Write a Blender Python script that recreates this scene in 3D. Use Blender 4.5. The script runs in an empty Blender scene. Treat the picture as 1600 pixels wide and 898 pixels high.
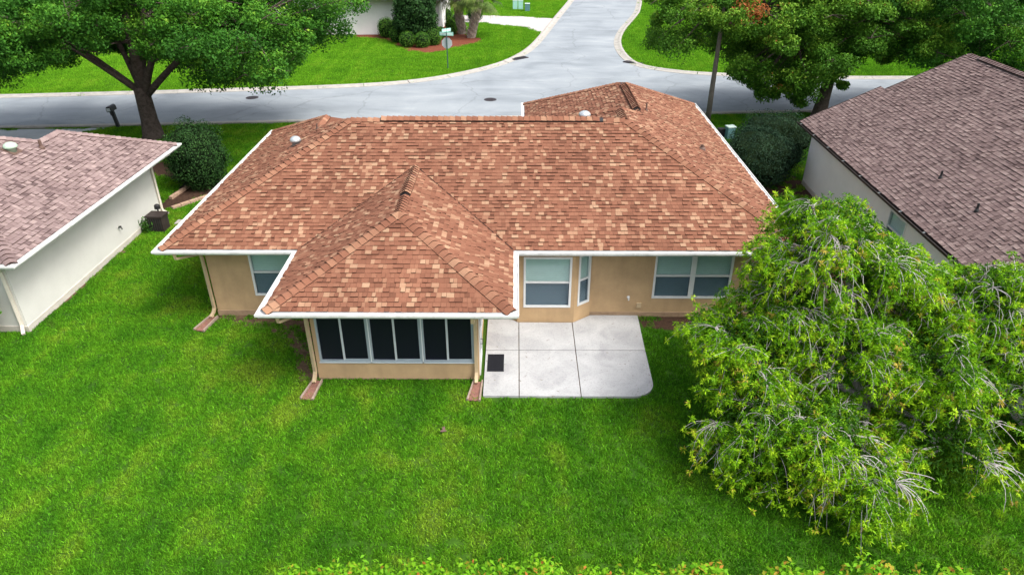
import bpy, math, random
import numpy as np
from mathutils import Vector, Matrix, noise
R = math.radians
random.seed(7); NP = np.random.default_rng(11)
S = bpy.context.scene; COL = S.collection

# ------------------------------------------------------------------ camera
F = 1110.0; TH = math.atan(634/F); YAW = R(0.35); H = 12.0
cam = bpy.data.cameras.new('camera'); camo = bpy.data.objects.new('camera', cam); COL.objects.link(camo)
cam.sensor_fit = 'HORIZONTAL'; cam.sensor_width = 36; cam.lens = 36*F/1600; cam.clip_start = .1; cam.clip_end = 2000
camo.location = (0, 0, H); camo.rotation_euler = (math.pi/2-TH, 0, YAW)
S.camera = camo
# ------------------------------------------------------------------ world, sun, exposure
SUN_EL, SUN_AZ = R(56), R(118)
W = bpy.data.worlds.new('World'); S.world = W; W.use_nodes = True
wn = W.node_tree.nodes; wl = W.node_tree.links
sky = wn.new('ShaderNodeTexSky'); sky.sky_type = 'NISHITA'; sky.sun_disc = False
sky.sun_elevation = SUN_EL; sky.sun_rotation = SUN_AZ; sky.air_density = 1.0; sky.dust_density = 6.0; sky.ozone_density = .6
wn['Background'].inputs['Strength'].default_value = .15
hsv = wn.new('ShaderNodeHueSaturation'); hsv.inputs['Saturation'].default_value = .5   # thin overcast: greyer than a clear sky
wl.new(sky.outputs[0], hsv.inputs['Color']); wl.new(hsv.outputs[0], wn['Background'].inputs['Color'])
sd = bpy.data.lights.new('sun', 'SUN'); sd.energy = 1.3; sd.angle = R(18); sd.color = (1, .965, .9)
so = bpy.data.objects.new('sun', sd); COL.objects.link(so)
sdir = Vector((math.sin(SUN_AZ)*math.cos(SUN_EL), math.cos(SUN_AZ)*math.cos(SUN_EL), math.sin(SUN_EL)))
so.rotation_euler = sdir.to_track_quat('Z', 'Y').to_euler(); so.location = (10, 20, 60)
S.view_settings.view_transform = 'Standard'; S.view_settings.look = 'None'
S.view_settings.exposure = 0.98; S.view_settings.gamma = 1; S.view_settings.use_curve_mapping = False

# ------------------------------------------------------------------ pixel helpers (photo pixels -> world)
def ray(x, y):
    u = (x-800)/F; v = (y-449)/F; c, s = math.cos(TH), math.sin(TH)
    d = Vector((u, c-v*s, -s-v*c)); return Matrix.Rotation(YAW, 3, 'Z') @ d
def atz(x, y, z=0.0):
    d = ray(x, y); return Vector((0, 0, H)) + d*((z-H)/d.z)
def aty(x, y, Y):
    d = ray(x, y); return Vector((0, 0, H)) + d*(Y/d.y)
def px(p):
    q = Matrix.Rotation(-YAW, 3, 'Z') @ (Vector(p)-Vector((0, 0, H))); c, s = math.cos(TH), math.sin(TH)
    d = q.y*c-q.z*s
    return 800+F*q.x/d, 449-F*(q.y*s+q.z*c)/d

# ------------------------------------------------------------------ materials
def new_mat(name):
    m = bpy.data.materials.new(name); m.use_nodes = True
    return m, m.node_tree.nodes, m.node_tree.links, m.node_tree.nodes['Principled BSDF']
def nd(n, t, **kw):
    o = n.new(t)
    for k, v in kw.items():
        if k in o.inputs.keys(): o.inputs[k].default_value = v
        else: setattr(o, k, v)
    return o
def ramp(n, pts):
    r = n.new('ShaderNodeValToRGB'); e = r.color_ramp.elements
    while len(e) < len(pts): e.new(.5)
    for q, (p, c) in zip(e, pts): q.position = p; q.color = (*c, 1)
    return r
def plain(name, col, rough=.6, spec=.3, metal=0, var=.12, scale=6, bump=0, bscale=80):
    m, n, l, b = new_mat(name)
    b.inputs['Roughness'].default_value = rough; b.inputs['Metallic'].default_value = metal
    b.inputs['Specular IOR Level'].default_value = spec
    g = n.new('ShaderNodeNewGeometry'); t = nd(n, 'ShaderNodeTexNoise', Scale=scale, Detail=6.0, Roughness=.65)
    l.new(g.outputs['Position'], t.inputs['Vector'])
    lo = tuple(c*(1-var) for c in col); hi = tuple(min(1, c*(1+var)) for c in col)
    r = ramp(n, [(.3, lo), (.7, hi)]); l.new(t.outputs['Fac'], r.inputs[0]); l.new(r.outputs[0], b.inputs['Base Color'])
    if bump:
        t2 = nd(n, 'ShaderNodeTexNoise', Scale=bscale, Detail=4.0); l.new(g.outputs['Position'], t2.inputs['Vector'])
        bp = nd(n, 'ShaderNodeBump', Strength=bump, Distance=.02); l.new(t2.outputs['Fac'], bp.inputs['Height']); l.new(bp.outputs[0], b.inputs['Normal'])
    return m
def tinted(name, pts, rough=.85, spec=.15, grain=.35, gscale=120, bump=.5, transl=0, tcol=None, objrand=False):
    """colour from a per-face 'tint' value, with fine grain"""
    m, n, l, b = new_mat(name)
    b.inputs['Roughness'].default_value = rough; b.inputs['Specular IOR Level'].default_value = spec
    a = nd(n, 'ShaderNodeAttribute', attribute_name='tint'); r = ramp(n, pts); l.new(a.outputs['Fac'], r.inputs[0])
    out = r.outputs[0]
    g = n.new('ShaderNodeNewGeometry')
    if grain:
        t = nd(n, 'ShaderNodeTexNoise', Scale=gscale, Detail=5.0, Roughness=.7); l.new(g.outputs['Position'], t.inputs['Vector'])
        mr = nd(n, 'ShaderNodeMapRange'); mr.inputs[1].default_value = .3; mr.inputs[2].default_value = .7
        mr.inputs[3].default_value = 1-grain; mr.inputs[4].default_value = 1+grain
        l.new(t.outputs['Fac'], mr.inputs[0])
        t3 = nd(n, 'ShaderNodeTexNoise', Scale=.5, Detail=4.0, Roughness=.6); l.new(g.outputs['Position'], t3.inputs['Vector'])
        mr3 = nd(n, 'ShaderNodeMapRange'); mr3.inputs[1].default_value = .3; mr3.inputs[2].default_value = .7
        mr3.inputs[3].default_value = .86; mr3.inputs[4].default_value = 1.12; l.new(t3.outputs['Fac'], mr3.inputs[0])
        mm = nd(n, 'ShaderNodeMath', operation='MULTIPLY'); l.new(mr.outputs[0], mm.inputs[0]); l.new(mr3.outputs[0], mm.inputs[1])
        mx = nd(n, 'ShaderNodeVectorMath', operation='SCALE'); l.new(out, mx.inputs[0]); l.new(mm.outputs[0], mx.inputs['Scale'])
        out = mx.outputs[0]
        if bump:
            bp = nd(n, 'ShaderNodeBump', Strength=bump, Distance=.01); l.new(t.outputs['Fac'], bp.inputs['Height']); l.new(bp.outputs[0], b.inputs['Normal'])
    l.new(out, b.inputs['Base Color'])
    if transl:
        tr = n.new('ShaderNodeBsdfTranslucent'); mix = n.new('ShaderNodeMixShader'); mix.inputs[0].default_value = transl
        l.new(out, tr.inputs['Color']); l.new(b.outputs[0], mix.inputs[1]); l.new(tr.outputs[0], mix.inputs[2])
        l.new(mix.outputs[0], n['Material Output'].inputs['Surface'])
    return m
M = {}
M['white'] = plain('white_paint', (.72, .735, .735), .45, .4, var=.04, scale=3)
M['gutter'] = plain('white_gutter', (.68, .685, .68), .4, .4, var=.10, scale=2.2)
M['offwhite'] = plain('offwhite_pipe', (.68, .63, .54), .5, var=.08)
M['tan'] = plain('tan_stucco', (.50, .345, .195), .9, .1, var=.13, scale=1.4, bump=.35, bscale=90)
def streaks(m, amount=.28):
    n, l = m.node_tree.nodes, m.node_tree.links; b = n['Principled BSDF']; src = b.inputs['Base Color'].links[0].from_socket
    g = n.new('ShaderNodeNewGeometry'); mp = n.new('ShaderNodeMapping'); mp.inputs['Scale'].default_value = (3.2, 3.2, .35); l.new(g.outputs['Position'], mp.inputs[0])
    t = nd(n, 'ShaderNodeTexNoise', Scale=1.0, Detail=5.0, Roughness=.65, Distortion=.4); l.new(mp.outputs[0], t.inputs[0])
    mr = nd(n, 'ShaderNodeMapRange'); mr.inputs[1].default_value = .5; mr.inputs[2].default_value = .75; mr.inputs[3].default_value = 1; mr.inputs[4].default_value = 1-amount; l.new(t.outputs['Fac'], mr.inputs[0])
    sc = nd(n, 'ShaderNodeVectorMath', operation='SCALE'); l.new(src, sc.inputs[0]); l.new(mr.outputs[0], sc.inputs['Scale']); l.new(sc.outputs[0], b.inputs['Base Color'])
streaks(M['tan'], .10); streaks(M['gutter'], .3)
M['tan_base'] = plain('tan_foundation', (.36, .25, .16), .9, .1, var=.22, scale=4, bump=.4)
M['tan_pipe'] = plain('tan_pipe', (.52, .40, .25), .5, var=.08)
M['grey_stucco'] = plain('pale_grey_stucco', (.62, .62, .585), .9, .1, var=.05, scale=1.1, bump=.25, bscale=70)
M['grey_base'] = plain('pale_foundation', (.52, .49, .44), .9, .1, var=.12, scale=3, bump=.3)
M['cream'] = plain('pale_stucco', (.82, .815, .79), .9, .1, var=.05, scale=.9, bump=.25, bscale=70)
M['soffit'] = plain('soffit', (.45, .40, .33), .8, var=.05)
M['alu'] = plain('grey_aluminium', (.34, .40, .45), .4, .5, var=.06)
M['alu_light'] = plain('light_aluminium', (.55, .60, .63), .35, .5, var=.05)
M['black'] = plain('black_rubber', (.012, .013, .017), .85, .15, var=.3, scale=30)
M['darkmetal'] = plain('dark_metal', (.02, .02, .022), .5, .4, var=.2)
M['darkbrown'] = plain('dark_brown_plastic', (.035, .026, .024), .55, .3, var=.25)
M['vent_metal'] = plain('galvanised_vent', (.55, .60, .62), .3, .5, metal=.5, var=.08)
M['vent_green'] = plain('pale_green_vent', (.38, .52, .40), .45, .4, var=.08)
M['lead'] = plain('lead_pipe', (.12, .075, .06), .7, var=.2)
M['bark'] = plain('bark', (.085, .068, .058), .95, .1, var=.45, scale=7, bump=.9, bscale=22)
M['bark_pale'] = plain('pale_twig_bark', (.42, .39, .39), .9, .1, var=.3, scale=9, bump=.3)
M['palm_bark'] = plain('palm_boot', (.36, .30, .25), .9, .1, var=.35, scale=5, bump=.4)
M['mulch'] = plain('red_mulch', (.16, .052, .030), .95, .1, var=.5, scale=9, bump=1.0, bscale=26)
M['mulch_dark'] = plain('dark_mulch', (.055, .032, .022), .95, .1, var=.5, scale=9, bump=1.0, bscale=26)
M['soil'] = plain('bare_soil', (.115, .078, .048), .95, .1, var=.5, scale=6, bump=.8, bscale=30)
M['edging'] = plain('edging_block', (.42, .29, .21), .9, .1, var=.2, scale=5, bump=.4)
M['kerb'] = plain('kerb_concrete', (.35, .335, .305), .9, .15, var=.16, scale=2.5, bump=.3)
M['splash'] = plain('splash_block', (.23, .115, .092), .9, .1, var=.25, scale=9, bump=.3)
M['splash_rim'] = plain('splash_block_rim', (.32, .25, .20), .9, .1, var=.2, scale=9, bump=.3)
M['teal'] = plain('utility_teal', (.10, .22, .235), .6, var=.1)
M['teal_top'] = plain('utility_top', (.50, .62, .58), .6, var=.1)
M['sign_green'] = plain('sign_green', (.33, .62, .52), .5, var=.08)
M['sign_back'] = plain('sign_aluminium', (.40, .44, .45), .45, .4, metal=.2, var=.08)
M['sign_post'] = plain('sign_post', (.045, .10, .09), .6, var=.15)
M['pole'] = plain('weathered_pole', (.17, .15, .13), .8, var=.25, scale=4)
M['drain'] = plain('drain_iron', (.035, .03, .035), .8, var=.3)
M['paver'] = plain('paver_drive', (.43, .40, .395), .9, .1, var=.10, scale=1.2, bump=.2)
M['drivegrey'] = plain('driveway_concrete', (.42, .45, .47), .85, .2, var=.12, scale=.8, bump=.2)
M['stone'] = plain('brown_stone', (.30, .20, .14), .9, var=.2)
M['trunkwrap'] = M['bark']

ROOF_RED = [(0, (.080, .037, .023)), (.2, (.142, .060, .037)), (.45, (.195, .084, .052)), (.7, (.232, .108, .067)), (.86, (.292, .160, .100)), (1, (.335, .208, .132))]
ROOF_PINK = [(0, (.075, .050, .050)), (.25, (.145, .102, .100)), (.5, (.205, .148, .143)), (.75, (.25, .186, .178)), (1, (.30, .228, .215))]
ROOF_BROWN = [(0, (.065, .044, .043)), (.25, (.115, .080, .077)), (.5, (.155, .110, .105)), (.75, (.19, .139, .131)), (1, (.235, .178, .165))]
M['roof_red'] = tinted('red_brown_shingle', ROOF_RED)
M['roof_pink'] = tinted('faded_pink_shingle', ROOF_PINK)
M['roof_brown'] = tinted('grey_brown_shingle', ROOF_BROWN)
M['asphalt_edge'] = plain('shingle_butt', (.045, .024, .019), .95, .05, var=.2)
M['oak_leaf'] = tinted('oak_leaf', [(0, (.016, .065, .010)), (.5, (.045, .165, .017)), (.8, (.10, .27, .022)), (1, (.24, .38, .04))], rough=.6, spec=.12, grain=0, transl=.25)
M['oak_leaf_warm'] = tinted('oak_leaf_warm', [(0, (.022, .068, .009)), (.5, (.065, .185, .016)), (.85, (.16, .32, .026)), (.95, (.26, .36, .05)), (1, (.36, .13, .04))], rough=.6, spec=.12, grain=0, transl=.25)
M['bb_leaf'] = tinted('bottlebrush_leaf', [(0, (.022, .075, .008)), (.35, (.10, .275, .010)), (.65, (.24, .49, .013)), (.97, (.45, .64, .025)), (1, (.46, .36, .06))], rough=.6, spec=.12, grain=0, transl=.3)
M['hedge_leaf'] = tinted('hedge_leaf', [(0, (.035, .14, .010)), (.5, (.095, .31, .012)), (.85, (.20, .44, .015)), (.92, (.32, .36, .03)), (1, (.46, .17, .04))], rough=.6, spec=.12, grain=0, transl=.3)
M['shrub_leaf'] = tinted('dark_shrub_leaf', [(0, (.012, .034, .011)), (.6, (.026, .078, .018)), (1, (.06, .145, .034))], rough=.6, spec=.12, grain=0, transl=.15)
M['shrub_deep'] = tinted('deep_green_shrub_leaf', [(0, (.009, .024, .015)), (.6, (.018, .048, .024)), (1, (.042, .088, .042))], rough=.6, spec=.12, grain=0, transl=.1)
M['box_leaf'] = tinted('clipped_shrub_leaf', [(0, (.02, .065, .012)), (.6, (.055, .165, .018)), (1, (.14, .29, .03))], rough=.6, spec=.12, grain=0, transl=.2)
M['palm_leaf'] = tinted('palm_leaf', [(0, (.035, .06, .02)), (.6, (.09, .16, .035)), (1, (.22, .27, .07))], rough=.6, spec=.12, grain=0, transl=.2)
M['core'] = plain('shaded_core', (.008, .016, .006), .95, .05, var=.4, scale=5)  # near-black, shade inside the shrubs put into the colour

def lawn_material(name, blade, warm=False):
    m, n, l, b = new_mat(name); b.inputs['Roughness'].default_value = .75; b.inputs['Specular IOR Level'].default_value = .12
    g = n.new('ShaderNodeNewGeometry')
    def nz(scale, detail=3.0, dist=0.0, vec=None):
        t = nd(n, 'ShaderNodeTexNoise', Scale=scale, Detail=detail, Roughness=.6, Distortion=dist)
        l.new(vec or g.outputs['Position'], t.inputs['Vector']); return t
    big = nz(.16, 4.0, .4); mid = nz(.9, 5.0, .3); fine = nz(14, 3.0)
    # mowing lanes: long streaks running towards the side yard
    mp = n.new('ShaderNodeMapping'); mp.inputs['Rotation'].default_value = (0, 0, R(4)); mp.inputs['Scale'].default_value = (1.05, .055, 0)
    l.new(g.outputs['Position'], mp.inputs['Vector']); lane = nz(1.0, 2.0, .1, mp.outputs[0])
    add = nd(n, 'ShaderNodeMath', operation='MULTIPLY_ADD'); add.inputs[1].default_value = .45; l.new(mid.outputs['Fac'], add.inputs[0])
    s2 = nd(n, 'ShaderNodeMath', operation='MULTIPLY'); s2.inputs[1].default_value = .34; l.new(big.outputs['Fac'], s2.inputs[0]); l.new(s2.outputs[0], add.inputs[2])
    s3 = nd(n, 'ShaderNodeMath', operation='MULTIPLY_ADD'); s3.inputs[1].default_value = .27; l.new(lane.outputs['Fac'], s3.inputs[0]); l.new(add.outputs[0], s3.inputs[2])
    if blade: r = ramp(n, ([(.36, (.044, .185, .009)), (.45, (.080, .275, .012)), (.54, (.135, .370, .015)), (.64, (.26, .43, .03))] if not warm else [(.36, (.085, .26, .010)), (.46, (.125, .335, .013)), (.56, (.165, .40, .016)), (.70, (.25, .44, .03))]))
    else: r = ramp(n, [(.36, (.018, .060, .004)), (.46, (.026, .080, .005)), (.56, (.038, .10, .007)), (.70, (.07, .11, .015))])
    l.new(s3.outputs[0], r.inputs[0])
    # dry spots
    dry = nz(.42, 6.0, .8); dr = ramp(n, [(.66, (0, 0, 0)), (.76, (1, 1, 1))]); l.new(dry.outputs['Fac'], dr.inputs[0])
    mx = nd(n, 'ShaderNodeMix', data_type='RGBA'); l.new(r.outputs[0], mx.inputs[6]); mx.inputs[7].default_value = (.16, .15, .045, 1) if blade else (.10, .085, .035, 1)
    k = nd(n, 'ShaderNodeMath', operation='MULTIPLY'); k.inputs[1].default_value = .6; l.new(dr.outputs[0], k.inputs[0]); l.new(k.outputs[0], mx.inputs[0])
    sc = nd(n, 'ShaderNodeVectorMath', operation='SCALE'); mr = nd(n, 'ShaderNodeMapRange')
    mr.inputs[1].default_value = .25; mr.inputs[2].default_value = .75; mr.inputs[3].default_value = .36 if blade else .6; mr.inputs[4].default_value = 1.7 if blade else 1.4
    if blade:
        oi = n.new('ShaderNodeNewGeometry'); l.new(oi.outputs['Random Per Island'], mr.inputs[0]); mr.inputs[1].default_value = 0; mr.inputs[2].default_value = 1
    else: l.new(fine.outputs['Fac'], mr.inputs[0])
    l.new(mx.outputs[2], sc.inputs[0]); l.new(mr.outputs[0], sc.inputs['Scale']); l.new(sc.outputs[0], b.inputs['Base Color'])
    if blade:
        tr = n.new('ShaderNodeBsdfTranslucent'); mix = n.new('ShaderNodeMixShader'); mix.inputs[0].default_value = .4
        l.new(sc.outputs[0], tr.inputs['Color']); l.new(b.outputs[0], mix.inputs[1]); l.new(tr.outputs[0], mix.inputs[2]); l.new(mix.outputs[0], n['Material Output'].inputs['Surface'])
    return m
M['lawn'] = lawn_material('lawn_ground', False); M['blade'] = lawn_material('grass_blade', True); M['blade_far'] = lawn_material('verge_grass_blade', True, True)

def road_material():
    m, n, l, b = new_mat('worn_asphalt'); b.inputs['Roughness'].default_value = .8; b.inputs['Specular IOR Level'].default_value = .25
    g = n.new('ShaderNodeNewGeometry')
    mp = n.new('ShaderNodeMapping'); mp.inputs['Rotation'].default_value = (0, 0, R(-5)); mp.inputs['Scale'].default_value = (.22, .55, 1); l.new(g.outputs['Position'], mp.inputs[0])
    t = nd(n, 'ShaderNodeTexNoise', Scale=1.0, Detail=7.0, Roughness=.6, Distortion=.6); l.new(mp.outputs[0], t.inputs[0])
    t2 = nd(n, 'ShaderNodeTexNoise', Scale=.22, Detail=4.0, Roughness=.55, Distortion=1.0); l.new(g.outputs['Position'], t2.inputs[0])
    t3 = nd(n, 'ShaderNodeTexNoise', Scale=24.0, Detail=4.0, Roughness=.7); l.new(g.outputs['Position'], t3.inputs[0])
    a = nd(n, 'ShaderNodeMath', operation='MULTIPLY_ADD'); a.inputs[1].default_value = .5; l.new(t.outputs['Fac'], a.inputs[0])
    c = nd(n, 'ShaderNodeMath', operation='MULTIPLY'); c.inputs[1].default_value = .5; l.new(t2.outputs['Fac'], c.inputs[0]); l.new(c.outputs[0], a.inputs[2])
    r = ramp(n, [(.30, (.165, .188, .210)), (.48, (.240, .270, .295)), (.60, (.285, .315, .338)), (.74, (.40, .425, .44))]); l.new(a.outputs[0], r.inputs[0])
    mr = nd(n, 'ShaderNodeMapRange'); mr.inputs[1].default_value = .3; mr.inputs[2].default_value = .7; mr.inputs[3].default_value = .85; mr.inputs[4].default_value = 1.13; l.new(t3.outputs['Fac'], mr.inputs[0])
    sc = nd(n, 'ShaderNodeVectorMath', operation='SCALE'); l.new(r.outputs[0], sc.inputs[0]); l.new(mr.outputs[0], sc.inputs['Scale']); 
    wv = nd(n, 'ShaderNodeTexNoise', Scale=.8, Detail=4.0); l.new(g.outputs['Position'], wv.inputs[0]); va = nd(n, 'ShaderNodeVectorMath', operation='MULTIPLY_ADD'); va.inputs[1].default_value = (1.2, 1.2, 0); l.new(wv.outputs['Color'], va.inputs[0]); l.new(g.outputs['Position'], va.inputs[2])
    vo = nd(n, 'ShaderNodeTexVoronoi', Scale=.17, feature='DISTANCE_TO_EDGE'); l.new(va.outputs[0], vo.inputs['Vector'])
    cr = nd(n, 'ShaderNodeMapRange'); cr.inputs[1].default_value = .0; cr.inputs[2].default_value = .012; cr.inputs[3].default_value = .80; cr.inputs[4].default_value = 1; l.new(vo.outputs['Distance'], cr.inputs[0])
    sc2 = nd(n, 'ShaderNodeVectorMath', operation='SCALE'); l.new(sc.outputs[0], sc2.inputs[0]); l.new(cr.outputs[0], sc2.inputs['Scale']); l.new(sc2.outputs[0], b.inputs['Base Color'])
    bp = nd(n, 'ShaderNodeBump', Strength=.3, Distance=.01); l.new(t3.outputs['Fac'], bp.inputs['Height']); l.new(bp.outputs[0], b.inputs['Normal'])
    return m
M['road'] = road_material()
def patio_material():
    m, n, l, b = new_mat('patio_concrete'); b.inputs['Roughness'].default_value = .8; b.inputs['Specular IOR Level'].default_value = .2
    g = n.new('ShaderNodeNewGeometry')
    t = nd(n, 'ShaderNodeTexNoise', Scale=1.1, Detail=7.0, Roughness=.6, Distortion=.5); l.new(g.outputs['Position'], t.inputs[0])
    t2 = nd(n, 'ShaderNodeTexNoise', Scale=26, Detail=5.0, Roughness=.75); l.new(g.outputs['Position'], t2.inputs[0])
    v = nd(n, 'ShaderNodeTexNoise', Scale=9.0, Detail=2.0); l.new(g.outputs['Position'], v.inputs[0])
    r = ramp(n, [(.32, (.31, .315, .325)), (.5, (.385, .392, .40)), (.68, (.445, .45, .455))]); l.new(t.outputs['Fac'], r.inputs[0])
    mr = nd(n, 'ShaderNodeMapRange'); mr.inputs[1].default_value = .28; mr.inputs[2].default_value = .5; mr.inputs[3].default_value = .7; mr.inputs[4].default_value = 1.03; l.new(t2.outputs['Fac'], mr.inputs[0])
    sc = nd(n, 'ShaderNodeVectorMath', operation='SCALE'); l.new(r.outputs[0], sc.inputs[0]); l.new(mr.outputs[0], sc.inputs['Scale'])
    sp = ramp(n, [(.70, (0, 0, 0)), (.74, (1, 1, 1))]); l.new(v.outputs['Fac'], sp.inputs[0])
    mx = nd(n, 'ShaderNodeMix', data_type='RGBA'); l.new(sp.outputs[0], mx.inputs[0]); l.new(sc.outputs[0], mx.inputs[6]); mx.inputs[7].default_value = (.24, .22, .2, 1)
    l.new(mx.outputs[2], b.inputs['Base Color'])
    bp = nd(n, 'ShaderNodeBump', Strength=.3, Distance=.01); l.new(t2.outputs['Fac'], bp.inputs['Height']); l.new(bp.outputs[0], b.inputs['Normal'])
    return m
M['patio'] = patio_material()
def glass(name, tint, fac, rough=.04, gcol=(.9, .95, 1)):
    m, n, l, b = new_mat(name); n.remove(b)
    tr = n.new('ShaderNodeBsdfTransparent'); tr.inputs[0].default_value = (*tint, 1)
    gl = n.new('ShaderNodeBsdfGlossy'); gl.inputs['Roughness'].default_value = rough; gl.inputs[0].default_value = (*gcol, 1)
    lw = nd(n, 'ShaderNodeLayerWeight', Blend=.5); fr = nd(n, 'ShaderNodeMath', operation='POWER'); fr.inputs[1].default_value = 4.5; l.new(lw.outputs['Facing'], fr.inputs[0])
    ma = nd(n, 'ShaderNodeMath', operation='MULTIPLY_ADD'); ma.inputs[1].default_value = .8; ma.inputs[2].default_value = fac+.03
    l.new(fr.outputs[0], ma.inputs[0])
    mx = n.new('ShaderNodeMixShader'); l.new(ma.outputs[0], mx.inputs[0]); l.new(tr.outputs[0], mx.inputs[1]); l.new(gl.outputs[0], mx.inputs[2])
    l.new(mx.outputs[0], n['Material Output'].inputs['Surface']); return m
M['glass'] = glass('window_glass', (.84, .92, .905), .02)
M['screen_glass'] = glass('screened_glass', (.60, .66, .70), .01, .2)
M['dark_glass'] = glass('dark_screen', (.09, .10, .14), .01, .35, (.55, .65, 1))
def screen(name):
    m = glass(name, (.10, .11, .14), .02, .3, (.6, .7, 1)); n, l = m.node_tree.nodes, m.node_tree.links; out = n['Material Output']; src = out.inputs['Surface'].links[0].from_socket
    df = n.new('ShaderNodeBsdfDiffuse'); df.inputs[0].default_value = (.020, .024, .036, 1); mx = n.new('ShaderNodeMixShader'); mx.inputs[0].default_value = .5
    l.new(src, mx.inputs[1]); l.new(df.outputs[0], mx.inputs[2]); l.new(mx.outputs[0], out.inputs['Surface']); return m
M['dark_glass'] = screen('dark_insect_screen')
M['blind'] = plain('window_blind', (.82, .86, .85), .7, var=.05)
M['interior'] = plain('dim_interior', (.10, .10, .11), .9, var=.2)

# ------------------------------------------------------------------ mesh helpers
class MB:
    """collects faces in world coordinates and links them as ONE mesh object"""
    def __init__(s, T=None): s.v = []; s.f = []; s.t = []; s.mi = []; s.T = T; s.has_t = False
    def add(s, vs, fs, tint=None, mi=0):
        o = len(s.v); T = s.T
        s.v.extend([tuple(T @ Vector(p)) if T else tuple(p) for p in vs])
        for f in fs:
            s.f.append([o+i for i in f]); s.t.append(tint if tint is not None else .5); s.mi.append(mi)
        if tint is not None: s.has_t = True
        return s
    def box(s, a, b, tint=None, mi=0, bev=0):
        x0, y0, z0 = a; x1, y1, z1 = b
        v = [(x0, y0, z0), (x1, y0, z0), (x1, y1, z0), (x0, y1, z0), (x0, y0, z1), (x1, y0, z1), (x1, y1, z1), (x0, y1, z1)]
        return s.add(v, [(3, 2, 1, 0), (4, 5, 6, 7), (0, 1, 5, 4), (1, 2, 6, 5), (2, 3, 7, 6), (3, 0, 4, 7)], tint, mi)
    def prism(s, poly, z0, z1, tint=None, mi=0):
        n = len(poly); v = [(p[0], p[1], z0) for p in poly]+[(p[0], p[1], z1) for p in poly]
        return s.add(v, [tuple(range(n))[::-1], tuple(range(n, 2*n))]+[(i, (i+1) % n, n+(i+1) % n, n+i) for i in range(n)], tint, mi)
    def tube(s, pts, rad, n=8, tint=None, mi=0, caps=True, sq=False):
        pts = [Vector(p) for p in pts]; rings = []; up = Vector((0, 0, 1)); prev = None
        for i, p in enumerate(pts):
            d = (pts[min(i+1, len(pts)-1)]-pts[max(i-1, 0)]).normalized()
            if prev is None: prev = d.cross(up) if abs(d.z) < .95 else d.cross(Vector((0, 1, 0)))
            u = (prev-d*prev.dot(d)).normalized(); w = d.cross(u); prev = u
            r = rad[i] if isinstance(rad, (list, tuple)) else rad
            ru, rw = (r if isinstance(r, tuple) else (r, r))
            off = math.pi/4 if sq else 0
            k = math.sqrt(2) if sq else 1
            rings.append([p+u*(ru*k*math.cos(off+2*math.pi*j/n))+w*(rw*k*math.sin(off+2*math.pi*j/n)) for j in range(n)])
        v = [q for r in rings for q in r]; f = []
        for i in range(len(pts)-1):
            for j in range(n): f.append((i*n+j, i*n+(j+1) % n, (i+1)*n+(j+1) % n, (i+1)*n+j))
        if caps: f += [tuple(range(n))[::-1], tuple((len(pts)-1)*n+j for j in range(n))]
        return s.add(v, f, tint, mi)
    def lathe(s, c, prof, n=20, tint=None, mi=0, M3=None):
        v = []; f = []
        for r, z in prof:
            for j in range(n):
                p = Vector((r*math.cos(2*math.pi*j/n), r*math.sin(2*math.pi*j/n), z))
                if M3: p = M3 @ p
                v.append(Vector(c)+p)
        for i in range(len(prof)-1):
            for j in range(n): f.append((i*n+j, i*n+(j+1) % n, (i+1)*n+(j+1) % n, (i+1)*n+j))
        f += [tuple(range(n))[::-1], tuple((len(prof)-1)*n+j for j in range(n))]
        return s.add(v, f, tint, mi)
    def mesh(s, name, mats):
        me = bpy.data.meshes.new(name); me.from_pydata(s.v, [], s.f)
        for m in (mats if isinstance(mats, (list, tuple)) else [mats]): me.materials.append(M[m] if isinstance(m, str) else m)
        if s.has_t:
            a = me.attributes.new('tint', 'FLOAT', 'FACE'); a.data.foreach_set('value', np.array(s.t, np.float32))
        me.polygons.foreach_set('material_index', np.array(s.mi, np.int32)); me.update(); return me
    def build(s, name, mats, parent=None, smooth=False, kind=None):
        o = link(name, s.mesh(name, mats), parent)
        if smooth: o.data.polygons.foreach_set('use_smooth', [True]*len(o.data.polygons))
        if kind: o['kind'] = kind
        return o
def link(name, me, parent=None):
    o = bpy.data.objects.new(name, me); COL.objects.link(o)
    if parent is not None:
        o.parent = parent
        if parent.type == 'EMPTY': o.matrix_parent_inverse = Matrix.Translation(-parent.location)
    return o
def tag(o, label, cat, group=None, kind=None):
    o['label'] = label; o['category'] = cat
    if group: o['group'] = group
    if kind: o['kind'] = kind
    return o
def thing(name, loc, label, cat, group=None):
    o = bpy.data.objects.new(name, None); o.location = loc; o.empty_display_size = .3; COL.objects.link(o)
    return tag(o, label, cat, group)
def struct(o, kind='structure'): o['kind'] = kind; return o
def quads(name, V, tint, mat, parent=None, kind=None):
    """V: (n,k,3) array of k-gons -> one mesh"""
    n, k = V.shape[:2]; me = bpy.data.meshes.new(name)
    me.vertices.add(n*k); me.vertices.foreach_set('co', V.reshape(-1).astype(np.float32))
    me.loops.add(n*k); me.loops.foreach_set('vertex_index', np.arange(n*k, dtype=np.int32))
    me.polygons.add(n); me.polygons.foreach_set('loop_start', np.arange(0, n*k, k, dtype=np.int32))
    me.update(calc_edges=True); me.validate()
    a = me.attributes.new('tint', 'FLOAT', 'FACE'); a.data.foreach_set('value', np.clip(tint, 0, 1).astype(np.float32))
    me.materials.append(M[mat]); o = link(name, me, parent)
    if kind: o['kind'] = kind
    return o
def norm(a): return a/np.maximum(np.linalg.norm(a, axis=-1, keepdims=True), 1e-9)
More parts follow.
